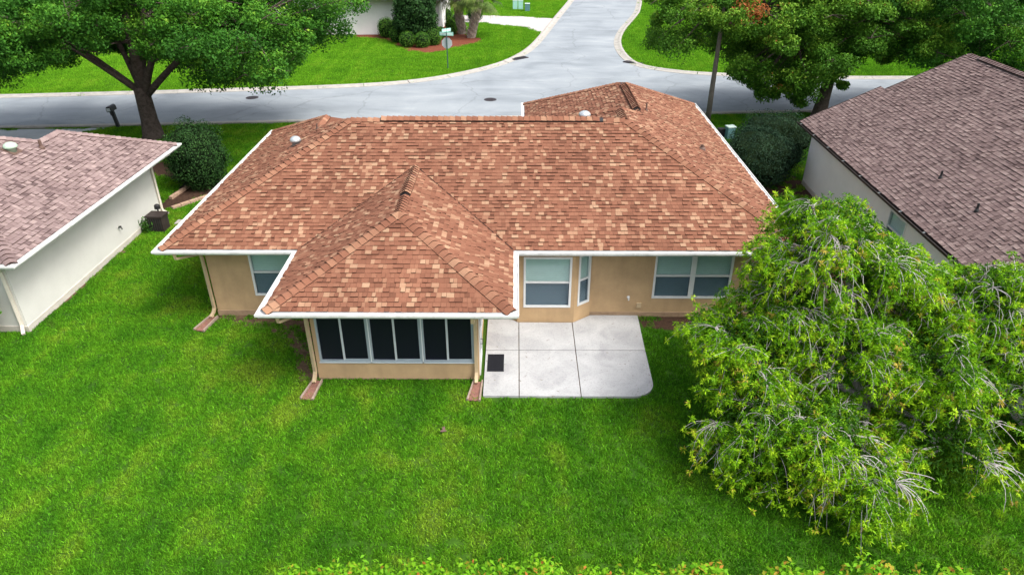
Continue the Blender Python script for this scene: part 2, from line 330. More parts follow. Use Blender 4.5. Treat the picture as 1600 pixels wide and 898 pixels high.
def leaf_quads(P, N, length, width):
    """rhombic leaves at P with normals about N"""
    n = len(P); N = norm(N); t = norm(np.cross(N, NP.normal(size=(n, 3)))); b = np.cross(N, t)
    L = length*(.7+.6*NP.random((n, 1))); Wd = width*(.7+.6*NP.random((n, 1)))
    fold = N*(Wd*.25)
    return np.stack([P-t*L*.5, P+b*Wd*.5+fold, P+t*L*.5, P-b*Wd*.5+fold], 1)

# ================================================================== GROUND, ROAD, KERBS
from mathutils.geometry import tessellate_polygon
def flat(name, poly, z, mat, parent=None):
    pts = [Vector((p[0], p[1], z)) for p in poly]
    tri = tessellate_polygon([pts]); mb = MB()
    fs = []
    for a, b, c in tri:
        n = (pts[b]-pts[a]).cross(pts[c]-pts[a]); fs.append((a, b, c) if n.z > 0 else (a, c, b))
    mb.add(pts, fs); return mb.build(name, mat, parent)
g = MB(); g.add([(-400, -200, 0), (400, -200, 0), (400, 600, 0), (-400, 600, 0)], [(0, 1, 2, 3)])
struct(g.build('ground', 'lawn'))
def P2(lst): return [tuple(atz(x, y)[:2]) for x, y in lst]
near_edge = [(-70, 36.0), (-45, 37.6), (-23.3, 39.0), (-12.7, 39.93), (-.25, 40.75), (14.2, 41.95), (30, 42.9), (70, 44.5)]
far_left = [(-70, 42.0)] + P2([(0, 150), (200, 145), (400, 139), (550, 134), (640, 128), (700, 119), (760, 106), (800, 92), (825, 76), (842, 58), (860, 35), (890, 0)]) + [(13.5, 130), (22, 180)]
far_right = [(31, 180), (21.5, 130), (13.6, 82)] + P2([(995, 27), (979, 44), (971, 58), (970, 72), (979, 88), (999, 103), (1050, 111), (1097, 115), (1200, 119), (1300, 121), (1440, 121)]) + [(70, 51.5)]
def smooth_line(p, it=2):
    for _ in range(it):
        q = [p[0]]
        for a, b in zip(p[:-1], p[1:]):
            q += [(a[0]*.75+b[0]*.25, a[1]*.75+b[1]*.25), (a[0]*.25+b[0]*.75, a[1]*.25+b[1]*.75)]
        p = q+[p[-1]]
    return p
near_edge = smooth_line(near_edge); far_left = smooth_line(far_left); far_right = smooth_line(far_right)
road_poly = near_edge + far_right[::-1] + far_left[::-1]
struct(flat('road', road_poly, .004, 'road'))
def offset_path(path, d, closed=False):
    out = []; n = len(path)
    for i, p in enumerate(path):
        p = Vector(p[:2])
        a = Vector(path[i-1][:2]) if (i > 0 or closed) else None
        b = Vector(path[(i+1) % n][:2]) if (i < n-1 or closed) else None
        d1 = (p-a).normalized() if a is not None else (b-p).normalized()
        d2 = (b-p).normalized() if b is not None else d1
        n1 = Vector((d1.y, -d1.x)); n2 = Vector((d2.y, -d2.x)); m = n1+n2
        k = d/max(.25, (1+n1.dot(n2))); out.append(p+m*k)
    return out
def resample(path, step):
    pts = [Vector(p) for p in path]; out = [pts[0]]; acc = 0
    for a, b in zip(pts[:-1], pts[1:]):
        L = (b-a).length; t = step-acc
        while t <= L: out.append(a+(b-a)*(t/L)); t += step
        acc = L-(t-step)
    return out
kerb_root = bpy.data.objects.new('kerb', None); COL.objects.link(kerb_root); struct(kerb_root)
def kerb(path, side):
    """path = lawn-side edge; side=+1: road lies to the right of travel"""
    pts = resample(path, 1.0)
    prof = [(0.0, -.02), (0.0, .105), (.16, .11), (.34, .05), (.62, .02), (.62, -.02)]
    for i in range(0, len(pts)-3, 3):
        seg = pts[i:i+4]; c = sum(seg, Vector((0, 0)))/4
        if not (-50 < c.x < 50 and c.y < 120): continue
        seg = [Vector(q) for q in seg]
        seg[0] = seg[0]+(seg[1]-seg[0])*.012; seg[-1] = seg[-1]+(seg[-2]-seg[-1])*.012
        dz = random.uniform(-.006, .006)
        rows = [offset_path(seg, side*d) for d, z in prof]
        mb = MB(); v = []; k = len(seg)
        for (d, z), row in zip(prof, rows): v += [(q.x, q.y, z+(dz if z > 0 else 0)) for q in row]
        f = []
        for r in range(len(prof)-1):
            for j in range(k-1):
                q = (r*k+j, r*k+j+1, (r+1)*k+j+1, (r+1)*k+j); f.append(q[::-1] if side > 0 else q)
        f += [tuple(r*k for r in range(len(prof))), tuple(r*k+k-1 for r in range(len(prof)))[::-1]]
        mb.add(v, f); mb.build('kerb_segment', 'kerb', kerb_root)
kerb(near_edge, -1); kerb(far_left, 1); kerb(far_right, 1)

# driveways
struct(flat('driveway', [(-34, 28.5), (-24.6, 28.5), (-24.4, 37.6), (-22.9, 38.9), (-36, 38.0)], .006, 'drivegrey'))
dw = [(-16, 72.5), (-3.5, 72.9), (.6, 70.6), (2.5, 67.2), (4.0, 75.4), (1.5, 76.6), (-3, 77.6), (-16, 78.4)]
struct(flat('paver_driveway', dw, .006, 'paver'))
# mulch / soil beds
bed_far = P2([(555, 58), (600, 62), (620, 72), (640, 81), (665, 84), (690, 80), (715, 74), (738, 69), (757, 68), (750, 60), (735, 55), (722, 44), (705, 40), (690, 20), (560, 20)])
struct(flat('mulch_bed', bed_far, .008, 'mulch'))
bed_left = [(-14.75, 27.5), (-13.25, 29.35), (-13.5, 30.5), (-14.2, 32.6), (-17.5, 33.4), (-18.3, 36.2), (-17.2, 37.4), (-19.8, 38.1), (-20.6, 36.4), (-18.6, 32.4), (-15.2, 30.6), (-15.2, 27.6)]
struct(flat('shrub_bed', bed_left, .008, 'mulch_dark'))
struct(flat('side_yard_soil', [(8.6, 20.2), (12.9, 18.5), (13.2, 31.2), (11.6, 33.8), (9.6, 32.6), (9.3, 28.0), (8.6, 26)], .004, 'mulch_dark'))
struct(flat('soil_strip', [(3.98, 18.5), (5.2, 18.35), (7.6, 18.2), (7.7, 19.17), (3.85, 19.17)], .004, 'mulch_dark'))
struct(flat('soil_strip', [(-9.45, 18.75), (-7.6, 18.35), (-6.6, 17.3), (-5.95, 15.7), (-5.45, 15.6), (-5.45, 19.17), (-9.5, 19.17)], .004, 'soil'))
struct(flat('soil_strip', [(-15.12, 17.95), (-14.88, 18.1), (-14.6, 23), (-14.4, 27.4), (-14.85, 27.5)], .004, 'soil'))

# ================================================================== ROOF TOOLS
def clip_poly(poly, clipper):
    def inside(p, a, b): return (b[0]-a[0])*(p[1]-a[1])-(b[1]-a[1])*(p[0]-a[0]) >= -1e-9
    def inter(p, q, a, b):
        d1 = (q[0]-p[0], q[1]-p[1]); d2 = (b[0]-a[0], b[1]-a[1]); den = d1[0]*d2[1]-d1[1]*d2[0]
        if abs(den) < 1e-12: return q
        t = ((a[0]-p[0])*d2[1]-(a[1]-p[1])*d2[0])/den; return (p[0]+d1[0]*t, p[1]+d1[1]*t)
    out = poly
    for a, b in zip(clipper, clipper[1:]+clipper[:1]):
        inp, out = out, []
        if not inp: break
        for p, q in zip(inp, inp[1:]+inp[:1]):
            ip, iq = inside(p, a, b), inside(q, a, b)
            if ip: out.append(p)
            if ip != iq: out.append(inter(p, q, a, b))
    return out
def area2(p): return .5*sum(a[0]*b[1]-b[0]*a[1] for a, b in zip(p, p[1:]+p[:1]))
def seen(p, mx=250, my=200):
    x, y = px(p); return -mx < x < 1600+mx and -my < y < 898+my
class Roof:
    def __init__(s, house, mat, weights, exposure=.145, widths=(.10, .12, .14, .165, .20), butt=.022):
        s.house = house; s.mat = mat; s.deck = MB(); s.sh = []; s.caps = []; s.wts = weights; s.e = exposure; s.w = widths; s.cache = {}; s.butt = butt
    def tint(s):
        r = random.random(); a = 0
        for p, lo, hi in s.wts:
            a += p
            if r < a: return round(random.uniform(lo, hi)*16)/16
        return .5
    def plane(s, poly, shingles=True, hide=None):
        """poly: 3D points, first edge = eave direction (low edge)"""
        P = [Vector(p) for p in poly]; u = (P[1]-P[0]).normalized(); n = None
        for i in range(2, len(P)):
            c = (P[1]-P[0]).cross(P[i]-P[0])
            if c.length > 1e-4: n = c.normalized(); break
        if n.z < 0: n = -n
        v = n.cross(u).normalized()
        if v.z < 0: v = -v
        ids = list(range(len(P)))
        q = [((p-P[0]).dot(u), (p-P[0]).dot(v)) for p in P]
        if area2(q) < 0: ids = ids[::-1]; q = q[::-1]
        s.deck.add([p for p in P]+[p-Vector((0, 0, .1)) for p in P], [tuple(i for i in ids)] + [tuple(len(P)+i for i in ids[::-1])] +
                   [(ids[i], len(P)+ids[i], len(P)+ids[(i+1) % len(ids)], ids[(i+1) % len(ids)]) for i in range(len(ids))], .2)
        if not shingles: return
        right = u.cross(v).dot(n) > 0
        a0, a1 = min(p[0] for p in q), max(p[0] for p in q); b1 = max(p[1] for p in q)
        row = 0; b = -.02
        while b < b1:
            x = a0-random.random()*.3
            prevt = .5
            while x < a1:
                w = random.choice(s.w); rect = [(x, b), (x+w, b), (x+w, b+s.e), (x, b+s.e)]
                x += w
                th = s.butt*random.choice((.3, .6, 1.0, 1.6)); t = s.tint()
                cp = clip_poly(rect, q if b > 0 else [(p[0], p[1]-.03 if p[1] < .001 else p[1]) for p in q])
                if len(cp) < 3 or abs(area2(cp)) < .0012: continue
                full = abs(abs(area2(cp))-w*s.e) < 1e-5
                c = P[0]+u*(x-w/2)+v*(b+s.e/2)
                if not seen(c) or (hide and hide(c)): continue
                s.sh.append((c, full, w, th, t, P[0], u, v, n, cp, b))
            b += s.e; row += 1
    def _rect_mesh(s, w, th, t):
        k = (w, th, t)
        if k not in s.cache:
            mb = MB(); e = s.e; g = .004
            v = [(-w/2+g, -e/2, th), (w/2-g, -e/2, th), (w/2-g, e/2, .003), (-w/2+g, e/2, .003), (-w/2+g, -e/2, 0), (w/2-g, -e/2, 0), (w/2-g, e/2, 0), (-w/2+g, e/2, 0)]
            mb.add(v, [(0, 1, 2, 3)], t); mb.add(v, [(4, 5, 1, 0), (5, 6, 2, 1), (7, 4, 0, 3)], .0, 1)
            s.cache[k] = mb.mesh('shingle', [s.mat, 'asphalt_edge'])
        return s.cache[k]
    def cap_line(s, a, b, wl, wr, lift=.0, spacing=.19, wing=.175):
        """hip / ridge caps from a (low) to b; wl, wr in-plane unit vectors down both sides"""
        a, b = Vector(a), Vector(b); d = (b-a).normalized(); L = (b-a).length; wl, wr = Vector(wl).normalized(), Vector(wr).normalized()
        up = -(wl+wr); up = up.normalized() if up.length > 1e-3 else Vector((0, 0, 1)); meshes = {}
        n = int(L/spacing)
        for i in range(n):
            t = .42+.5*random.random()**1.3; t = round(t*8)/8
            if t not in meshes:
                mb = MB(); ln = spacing*1.25; e0, e1 = .058, .018
                def ring(o, e, k): return [o+wl*wing+up*(e*.45), o+wl*wing*.45+up*e*.95, o+up*e, o+wr*wing*.45+up*e*.95, o+wr*wing+up*(e*.45)]
                r0 = ring(Vector(), e0, 0); r1 = ring(d*ln, e1, 0); dn = up*.05
                v = r0+r1+[p-up*.035 for p in r0]
                f = [(j, j+1, 6+j, 5+j) for j in range(4)]
                mb.add(v, f, t); mb.add(v, [(10+j, 11+j, j+1, j) for j in range(4)], 0, 1)
                mb.add([r0[0], r1[0], r1[0]-up*.03, r0[0]-up*.03, r0[4], r1[4], r1[4]-up*.03, r0[4]-up*.03], [(0, 1, 2, 3), (7, 6, 5, 4)], 0, 1)
                meshes[t] = mb.mesh('ridge_cap', [s.mat, 'asphalt_edge'])
            o = a+d*(i*spacing)+up*(lift+.012)
            if seen(o): s.caps.append((o, meshes[t]))
    def finish(s, nsh=300, ncap=300):
        roof = s.deck.build('roof', s.mat, s.house); cam_p = Vector((0, 0, H))
        s.sh.sort(key=lambda r: (not (r[1] and seen(r[0], 0, 0)), (r[0]-cam_p).length))
        cnt = 0; rest = MB()
        for c, full, w, th, t, o, u, v, n, cp, b in s.sh:
            if full and cnt < nsh:
                ob = link('shingle', s._rect_mesh(w, th, t), roof)
                m = Matrix((u, v, n)).transposed().to_4x4()
                if u.cross(v).dot(n) < 0: m = Matrix((-u, v, n)).transposed().to_4x4()
                ob.matrix_basis = Matrix.Translation(c) @ m; cnt += 1
            else:
                k = len(cp); cx = sum(p[0] for p in cp)/k; cyy = sum(p[1] for p in cp)/k
                top = [o+u*(p[0]+(cx-p[0])*.02)+v*p[1]+n*(th*(1-min(1, max(0, (p[1]-b)/s.e)))+.003) for p in cp]
                bot = [o+u*p[0]+v*p[1]+n*-.002 for p in cp]
                fl = u.cross(v).dot(n) < 0
                ftop = tuple(range(k)); rest.add(top+bot, [ftop[::-1] if fl else ftop], t)
                fs = []
                for i in range(k):
                    j = (i+1) % k
                    if cp[i][1]-b > s.e*.9 and cp[j][1]-b > s.e*.9: continue
                    q = (k+i, k+j, j, i); fs.append(q[::-1] if fl else q)
                rest.add(top+bot, fs, 0, 1)
        if rest.v: rest.build('shingle_field', [s.mat, 'asphalt_edge'], roof, kind='stuff')
        s.caps.sort(key=lambda r: (not seen(r[0], 0, 0), (r[0]-cam_p).length)); rest = MB()
        for i, (o, me) in enumerate(s.caps):
            if i < ncap:
                ob = link('ridge_cap', me, roof); ob.location = o
            else:
                at = me.attributes['tint'].data
                for p in me.polygons: rest.add([o+me.vertices[j].co for j in p.vertices], [tuple(range(len(p.vertices)))], at[p.index].value, p.material_index)
        if rest.v: rest.build('ridge_cap_row', [s.mat, 'asphalt_edge'], roof, kind='stuff')
        return roof
def sweep(mb, path, prof, closed=False, mi=0):
    rows = [offset_path(path, d, closed) for d, z in prof]; k = len(path); v = []
    for (d, z), r in zip(prof, rows): v += [(q.x, q.y, z) for q in r]
    f = []
    for r in range(len(prof)-1):
        for j in range(k if closed else k-1):
            j2 = (j+1) % k; f.append((r*k+j, r*k+j2, (r+1)*k+j2, (r+1)*k+j))
    if not closed: f += [tuple(r*k for r in range(len(prof)))[::-1], tuple(r*k+k-1 for r in range(len(prof)))]
    mb.add(v, f, mi=mi)
def gutter(parent, path, zt=2.69, mat='gutter', inner='gutter', w=.175, closed=False, depth=.13, floor=.035, name='gutter'):
    mb = MB(); sweep(mb, path, [(.002, zt-depth), (w*.62, zt-depth), (w*.8, zt-depth*.55), (w, zt-depth*.45), (w, zt), (w-.025, zt), (w-.03, zt-floor), (.004, zt-floor), (.004, zt+.0)], closed)
    return mb.build(name, [mat, inner], parent)
def wall(parent, p0, p1, z0, z1, mat, openings=(), depth=.10, name='wall'):
    """outer face from p0 to p1 (outside is on the right of travel) with real openings"""
    p0, p1 = Vector(p0), Vector(p1); d = (p1-p0); L = d.length; d.normalize(); inn = Vector((-d.y, d.x)); mb = MB()
    us = sorted({0, L, *[o[0] for o in openings], *[o[1] for o in openings]}); zs = sorted({z0, z1, *[o[2] for o in openings], *[o[3] for o in openings]})
    def pt(u, z, k=0): q = p0+d*u+inn*k; return (q.x, q.y, z)
    for ua, ub in zip(us[:-1], us[1:]):
        for za, zb in zip(zs[:-1], zs[1:]):
            um, zm = (ua+ub)/2, (za+zb)/2
            if any(o[0] < um < o[1] and o[2] < zm < o[3] for o in openings): continue
            mb.add([pt(ua, za), pt(ub, za), pt(ub, zb), pt(ua, zb)], [(0, 1, 2, 3)])
    for a, b, c, e in openings:
        q = [pt(a, c), pt(b, c), pt(b, e), pt(a, e)]; r = [pt(a, c, depth), pt(b, c, depth), pt(b, e, depth), pt(a, e, depth)]
        mb.add(q+r, [(1, 0, 4, 5), (2, 1, 5, 6), (3, 2, 6, 7), (0, 3, 7, 4)])
    mb.add([pt(0, z0, .15), pt(L, z0, .15), pt(L, z1, .15), pt(0, z1, .15), pt(0, z1), pt(L, z1)], [(4, 5, 2, 3)])
    ob = mb.build(name, mat, parent)
    T = Matrix.Translation((p0.x, p0.y, 0)) @ Matrix(((d.x, inn.x, 0), (d.y, inn.y, 0), (0, 0, 1))).to_4x4()
    return ob, T
def window(parent, T, u0, u1, z0, z1, units=1, upper='glass', lower='screen_glass', frame='white', blind=True, split=.46, sides=False):
    """double-hung (or side-sliding) window set in an opening; parts under 'window'"""
    fw = .05; W_ = (u1-u0)/units
    fb = MB(T)
    for a, b, c, e in ((u0-.015, u1+.015, z0-.02, z0+fw), (u0-.015, u1+.015, z1-fw, z1+.015), (u0-.015, u0+fw, z0+fw, z1-fw), (u1-fw, u1+.015, z0+fw, z1-fw)):
        fb.box((a, -.018, c), (b, .07, e))
    for i in range(1, units): fb.box((u0+i*W_-.075, -.012, z0+fw), (u0+i*W_+.075, .07, z1-fw))
    win = fb.build('window', frame, parent)
    for i in range(units):
        a = u0+i*W_+(fw if i == 0 else .075); b = u0+(i+1)*W_-(fw if i == units-1 else .075)
        zm = z1-(z1-z0)*split
        mb = MB(T); mb.box((a, .0, zm-.03), (b, .06, zm+.03)); mb.build('meeting_rail', frame, win)
        mb = MB(T); mb.box((a, .035, zm+.03), (b, .042, z1-fw)); mb.build('pane', upper, win)
        mb = MB(T); mb.box((a, .018, z0+fw), (b, .025, zm-.03)); mb.build('pane', lower, win)
        if blind:
            mb = MB(T); z = z0+fw
            while z < z1-fw:
                mb.add([(a, .075, z), (b, .075, z), (b, .10, z+.050), (a, .10, z+.050)], [(0, 1, 2, 3)]); z += .066
            mb.build('blind', 'blind', win)
    mb = MB(T); mb.add([(u0-.1, .16, z0-.1), (u1+.1, .16, z0-.1), (u1+.1, .16, z1+.1), (u0-.1, .16, z1+.1)], [(0, 1, 2, 3)]); mb.build('backing', 'interior', win)
    return win
def roof_vent(parent, base, slope_n, r=.17, mat='vent_metal', stem=.12):
    mb = MB(); b = Vector(base)
    mb.lathe(b-Vector((0, 0, .08)), [(r*.75, 0), (r*.75, stem+.08), (r*1.05, stem+.09), (r*1.12, stem+.13), (r*.95, stem+.2), (r*.55, stem+.25), (.01, stem+.265)], 20)
    o = mb.build('roof_vent', mat, parent, smooth=True)
    q = Vector(slope_n).to_track_quat('Z', 'Y').to_matrix(); f = MB()
    f.add([b+q @ Vector(p) for p in ((-.24, -.24, .028), (.24, -.24, .028), (.24, .24, .028), (-.24, .24, .028))], [(0, 1, 2, 3)]); f.build('flashing', 'lead', o)
def vent_pipe(parent, base, h=.3, r=.045, mat='lead'):
    mb = MB(); b = Vector(base); mb.lathe(b-Vector((0, 0, .1)), [(r*2.2, 0), (r*1.9, .14), (r*1.05, .2), (r, h+.1), (r*.8, h+.1), (r*.8, h)], 12); mb.build('vent_pipe', mat, parent)
def downspout(parent, pts, mat, r=(.045, .035)):
    mb = MB(); mb.tube(pts, [r]*len(pts), 4, sq=True); return mb.build('downspout', mat, parent)

# ================================================================== MIDDLE HOUSE
hs = thing('house', (-1, 23, 0), 'tan stucco house with red-brown shingle hip roof and screened sunroom, in the middle', 'house')
ZE, PM = 2.70, .494
XL, XR, YB = -10.40, 8.50, 18.48; DM = 4.88; ZR = ZE+PM*DM; YR = YB+DM
SX0, SX1, SY = -6.30, -.09, 15.05; SXm = (SX0+SX1)/2; SZ = 4.17; SPY = 17.82; SAY = YB+(SZ-ZE)/PM
LW = 3.2; LWY = 29.75                       # left front wing
RW0, RWY = .41, 34.14; RWD = (XR-RW0)/2; RWX = XR-RWD; RZ = ZE+PM*RWD
YA = 24.7; W2X = XR-2*DM                    # short cross ridge behind the main ridge
zl = lambda x: ZE+PM*(x-XL); zr = lambda x: ZE+PM*(XR-x)
RX0, RX1 = XL+DM, XR-DM
red_w = [(.64, .36, .62), (.10, .18, .34), (.08, .66, .80), (.18, .82, 1.0)]
rf = Roof(hs, 'roof_red', red_w)
def under_sun(c): return SX0+.15 < c.x < SX1-.15 and c.y < SAY-.1 and (abs(c.x-SXm)/3.105) < 1-(c.y-YB)/(SAY-YB)-.03
rf.plane([(XL, YB, ZE), (XR, YB, ZE), (RX1, YR, ZR), (RX0, YR, ZR)], hide=under_sun)
JL = (XL+LW, YR+(RX0-(XL+LW)))                                                 # left wing ridge start
rf.plane([(XL, YB, ZE), (XL, JL[1], ZE), (JL[0], JL[1], ZE+PM*LW), (RX0, YR, ZR)])
rf.plane([(XL, JL[1], ZE), (XL, LWY, ZE), (XL+LW, LWY-LW, ZE+PM*LW), (JL[0], JL[1], ZE+PM*LW)])
rf.plane([(XL, LWY, ZE), (XL+2*LW, LWY, ZE), (XL+LW, LWY-LW, ZE+PM*LW)], False)
rf.plane([(XL+2*LW, LWY, ZE), (XL+2*LW, YB+2*DM, ZE), (JL[0], JL[1], ZE+PM*LW), (XL+LW, LWY-LW, ZE+PM*LW)], False)
rf.plane([(XL+2*LW, YB+2*DM, ZE), (W2X, YB+2*DM, ZE), (RX1, YR, ZR), (RX0, YR, ZR), (JL[0], JL[1], ZE+PM*LW)], False)
YJ = YA+(RWX-RX1)
rf.plane([(XR, YB, ZE), (XR, YJ, ZE), (RWX, YJ, RZ), (RX1, YA, ZR), (RX1, YR, ZR)])
rf.plane([(XR, YJ, ZE), (XR, RWY, ZE), (RWX, RWY-RWD, RZ), (RWX, YJ, RZ)])
rf.plane([(W2X, YR+DM, ZE), (W2X, YA+DM, ZE), (RX1, YA, ZR), (RX1, YR, ZR)])
rf.plane([(RW0, YA+DM, ZE), (W2X, YA+DM, ZE), (RX1, YA, ZR), (RWX, YJ, RZ)], False)
rf.plane([(RW0, YJ+RWD, ZE), (RW0, RWY, ZE), (RWX, RWY-RWD, RZ), (RWX, YJ, RZ)])
rf.plane([(RW0, RWY, ZE), (XR, RWY, ZE), (RWX, RWY-RWD, RZ)], False)
# sunroom roof
rf.plane([(SX0, SY, ZE), (SX1, SY, ZE), (SXm, SPY, SZ)])
rf.plane([(SX0, SY, ZE), (SX0, YB, ZE), (SXm, SAY, SZ), (SXm, SPY, SZ)])
rf.plane([(SX1, SY, ZE), (SX1, YB, ZE), (SXm, SAY, SZ), (SXm, SPY, SZ)])
def down(*v): return Vector(v).normalized()
pl, pr, pb, pf = (-1, 0, -PM), (1, 0, -PM), (0, -1, -PM), (0, 1, -PM)
def hip_wings(d, n1, n2):
    """in-plane unit vectors perpendicular to the hip, pointing down each side"""
    out = []
    for n in (n1, n2):
        n = Vector(n).normalized(); w = n.cross(Vector(d).normalized()); out.append(w if w.z < 0 else -w)
    return out
nl, nr, nb, nf = (-PM, 0, 1), (PM, 0, 1), (0, -PM, 1), (0, PM, 1)
def hipcaps(rf, a, b, n1, n2, **k):
    d = Vector(b)-Vector(a); w1, w2 = hip_wings(d, n1, n2); rf.cap_line(a, b, w1, w2, **k)
hipcaps(rf, (XL, YB, ZE), (RX0, YR, ZR), nl, nb); hipcaps(rf, (XR, YB, ZE), (RX1, YR, ZR), nr, nb)
hipcaps(rf, (RX0, YR, ZR), (-4.55, YR, ZR), nf, nb); hipcaps(rf, (-4.5, YR, ZR), (2.86, YR, ZR), nf, nb, lift=.05); hipcaps(rf, (RX1, YR, ZR), (2.9, YR, ZR), nf, nb)
hipcaps(rf, JL+(ZE+PM*LW,), (RX0, YR, ZR), nl, nf); hipcaps(rf, (XL+LW, LWY-LW, ZE+PM*LW), JL+(ZE+PM*LW,), nl, nr); hipcaps(rf, (XL, LWY, ZE), (XL+LW, LWY-LW, ZE+PM*LW), nl, nf)
hipcaps(rf, (RX1, YR, ZR), (RX1, YA, ZR), nl, nr); hipcaps(rf, (RWX, YJ, RZ), (RX1, YA, ZR), nr, nf); hipcaps(rf, (W2X, YA+DM, ZE), (RX1, YA, ZR), nl, nf)
hipcaps(rf, (RWX, YJ, RZ), (RWX, YJ+.5, RZ), nl, nr); hipcaps(rf, (RWX, YJ+.55, RZ), (RWX, RWY-RWD-.25, RZ), nl, nr, lift=.048)
hipcaps(rf, (XR, RWY, ZE), (RWX, RWY-RWD, RZ), nr, nf); hipcaps(rf, (RW0, RWY, ZE), (RWX, RWY-RWD, RZ), nl, nf)
pS = (SZ-ZE)/(SXm-SX0); pSf = (SZ-ZE)/(SPY-SY)
nsl, nsr, nsf = (-pS, 0, 1), (pS, 0, 1), (0, -pSf, 1)
hipcaps(rf, (SX0, SY, ZE), (SXm, SPY, SZ), nsl, nsf, spacing=.2, wing=.19); hipcaps(rf, (SX1, SY, ZE), (SXm, SPY, SZ), nsr, nsf, spacing=.2, wing=.19)
hipcaps(rf, (SXm, SPY, SZ), (SXm, 19.05, SZ), nsl, nsr, spacing=.17); hipcaps(rf, (SXm, 19.1, SZ), (SXm, 20.55, SZ), nsl, nsr, lift=.048, spacing=.17); hipcaps(rf, (SXm, 20.6, SZ), (SXm, SAY, SZ), nsl, nsr, spacing=.17)
roof = rf.finish()
def ridge_vent(a, b, n1, n2, parent, wing=.15):
    a, b = Vector(a), Vector(b); w1, w2 = hip_wings(b-a, n1, n2); d = (b-a).normalized(); mb = MB(); up = Vector((0, 0, 1)); v = []
    for o in (a-d*.03, b+d*.03): v += [o+w1*wing*1.02+up*.012, o+w1*wing*1.02+up*.055, o+up*.06, o+w2*wing*1.02+up*.055, o+w2*wing*1.02+up*.012]
    mb.add(v, [(0, 1, 6, 5), (1, 2, 7, 6), (2, 3, 8, 7), (3, 4, 9, 8), (4, 3, 2, 1, 0), (5, 6, 7, 8, 9)]); mb.build('ridge_vent', 'darkmetal', parent)
ridge_vent((-4.5, YR, ZR), (2.86, YR, ZR), nf, nb, roof); ridge_vent((SXm, 19.1, SZ), (SXm, 20.55, SZ), nsl, nsr, roof); ridge_vent((RWX, YJ+.55, RZ), (RWX, RWY-RWD-.25, RZ), nl, nr, roof)
# valleys: dark metal strips
vb = MB()
for xs, sg in ((SX0, -1), (SX1, 1)):
    a = Vector((xs, YB, ZE)); b = Vector((SXm, SAY, SZ)); off = Vector((0, 0, .026)); s_ = Vector((sg*.014, .014, 0))
    vb.add([a+off-s_, a+off+s_, b+off+s_, b+off-s_], [(0, 1, 2, 3)])
vb.build('valley_flashing', 'asphalt_edge', roof)
p = Vector((XL+2.75, 23.85, 0)); p.z = zl(p.x); roof_vent(roof, p, nl)
p = Vector((2.45, 25.2, 0)); p.z = ZE+PM*(p.x-W2X); roof_vent(roof, p, nl, r=.2, stem=.16)
vent_pipe(roof, (XL+3.35, 24.6, zl(XL+3.35)), .22, .03)
p = aty(1096, 238, 24.9); p = Vector((6.72, 24.85, 0)); p.z = zr(p.x); vent_pipe(roof, p, .16, .07)
p = Vector((4.9, 26.6, 0)); p.z = zr(p.x); vent_pipe(roof, p, .3, .03)
eave = [(XL, LWY), (XL, YB), (SX0, YB), (SX0, SY), (SX1, SY), (SX1, YB), (XR, YB), (XR, RWY), (RW0, RWY), (RW0, YA+DM), (W2X, YA+DM), (W2X, YR+DM), (XL+2*LW, YR+DM), (XL+2*LW, LWY)]
mb = MB(); sweep(mb, eave, [(-.02, 2.54), (.0, 2.54), (.0, 2.695), (-.02, 2.695)], True); mb.build('fascia', 'white', hs)
pts = [Vector((*q, 2.56)) for q in eave]; mb = MB(); mb.add(pts, [t for t in tessellate_polygon([pts])]); mb.build('soffit', 'soffit', hs)
gutter(hs, eave, closed=True)
# walls (outside on the right of travel)
WY, WX0, WX1 = 19.17, -9.45, 7.55; SWX0, SWX1, SWY = -5.45, -1.0, 15.85; ZT = 2.56
w_, T = wall(hs, (WX0, WY), (SWX0, WY), 0, ZT, 'tan', [(1.32, 2.60, .76, 2.25)]); window(hs, T, 1.32, 2.60, .76, 2.25)
wall(hs, (WX0, 29.0), (WX0, WY), 0, ZT, 'tan')
w_, T = wall(hs, (SWX0, WY), (SWX0, SWY), 0, ZT, 'tan', [(.3, 3.1, .62, 2.2)]); window(hs, T, .3, 3.1, .62, 2.2, 2, 'dark_glass', 'dark_glass', 'alu', False)
L_ = SWX1-SWX0
w_, T = wall(hs, (SWX0, SWY), (SWX1, SWY), 0, ZT, 'tan', [(.11, L_-.10, .60, 2.28)], depth=.12)
def slider(parent, T, u0, u1, z0, z1):
    fw = .055; fb = MB(T)
    for a, b, c, e in ((u0, u1, z0, z0+fw), (u0, u1, z1-fw, z1), (u0, u0+fw, z0+fw, z1-fw), (u1-fw, u1, z0+fw, z1-fw)): fb.box((a, -.02, c), (b, .08, e))
    win = fb.build('window', 'alu', parent); um = (u0+u1)/2-.03
    mb = MB(T); mb.box((u0-.02, -.035, z0-.03), (u1+.02, .0, z0-.002)); mb.build('sill', 'alu_light', win)
    mb = MB(T); mb.box((u1-.012, -.03, z0+.02), (u1+.012, -.02, z1)); mb.build('edge_trim', 'white', win)
    mb = MB(T); mb.box((u0+fw, .03, z0+fw), (um-.02, .036, z1-fw)); mb.build('pane', 'dark_glass', win)
    mb = MB(T); mb.box((um+.02, .008, z0+fw+.04), (u1-fw-.03, .014, z1-fw)); mb.build('pane', 'dark_glass', win)
    mb = MB(T); mb.box((um-.028, -.005, z0+fw), (um+.028, .05, z1-fw)); mb.build('mullion', 'alu_light', win)
    mb = MB(T); mb.box((um+.028, -.005, z0+fw), (u1-fw, .03, z0+fw+.04)); mb.box((u1-fw-.03, -.005, z0+fw+.04), (u1-fw, .03, z1-fw)); mb.build('sash', 'alu', win)
uu = (L_-.21)/3
for i in range(3): slider(hs, T, .11+i*uu, .11+(i+1)*uu-.004, .60, 2.28)
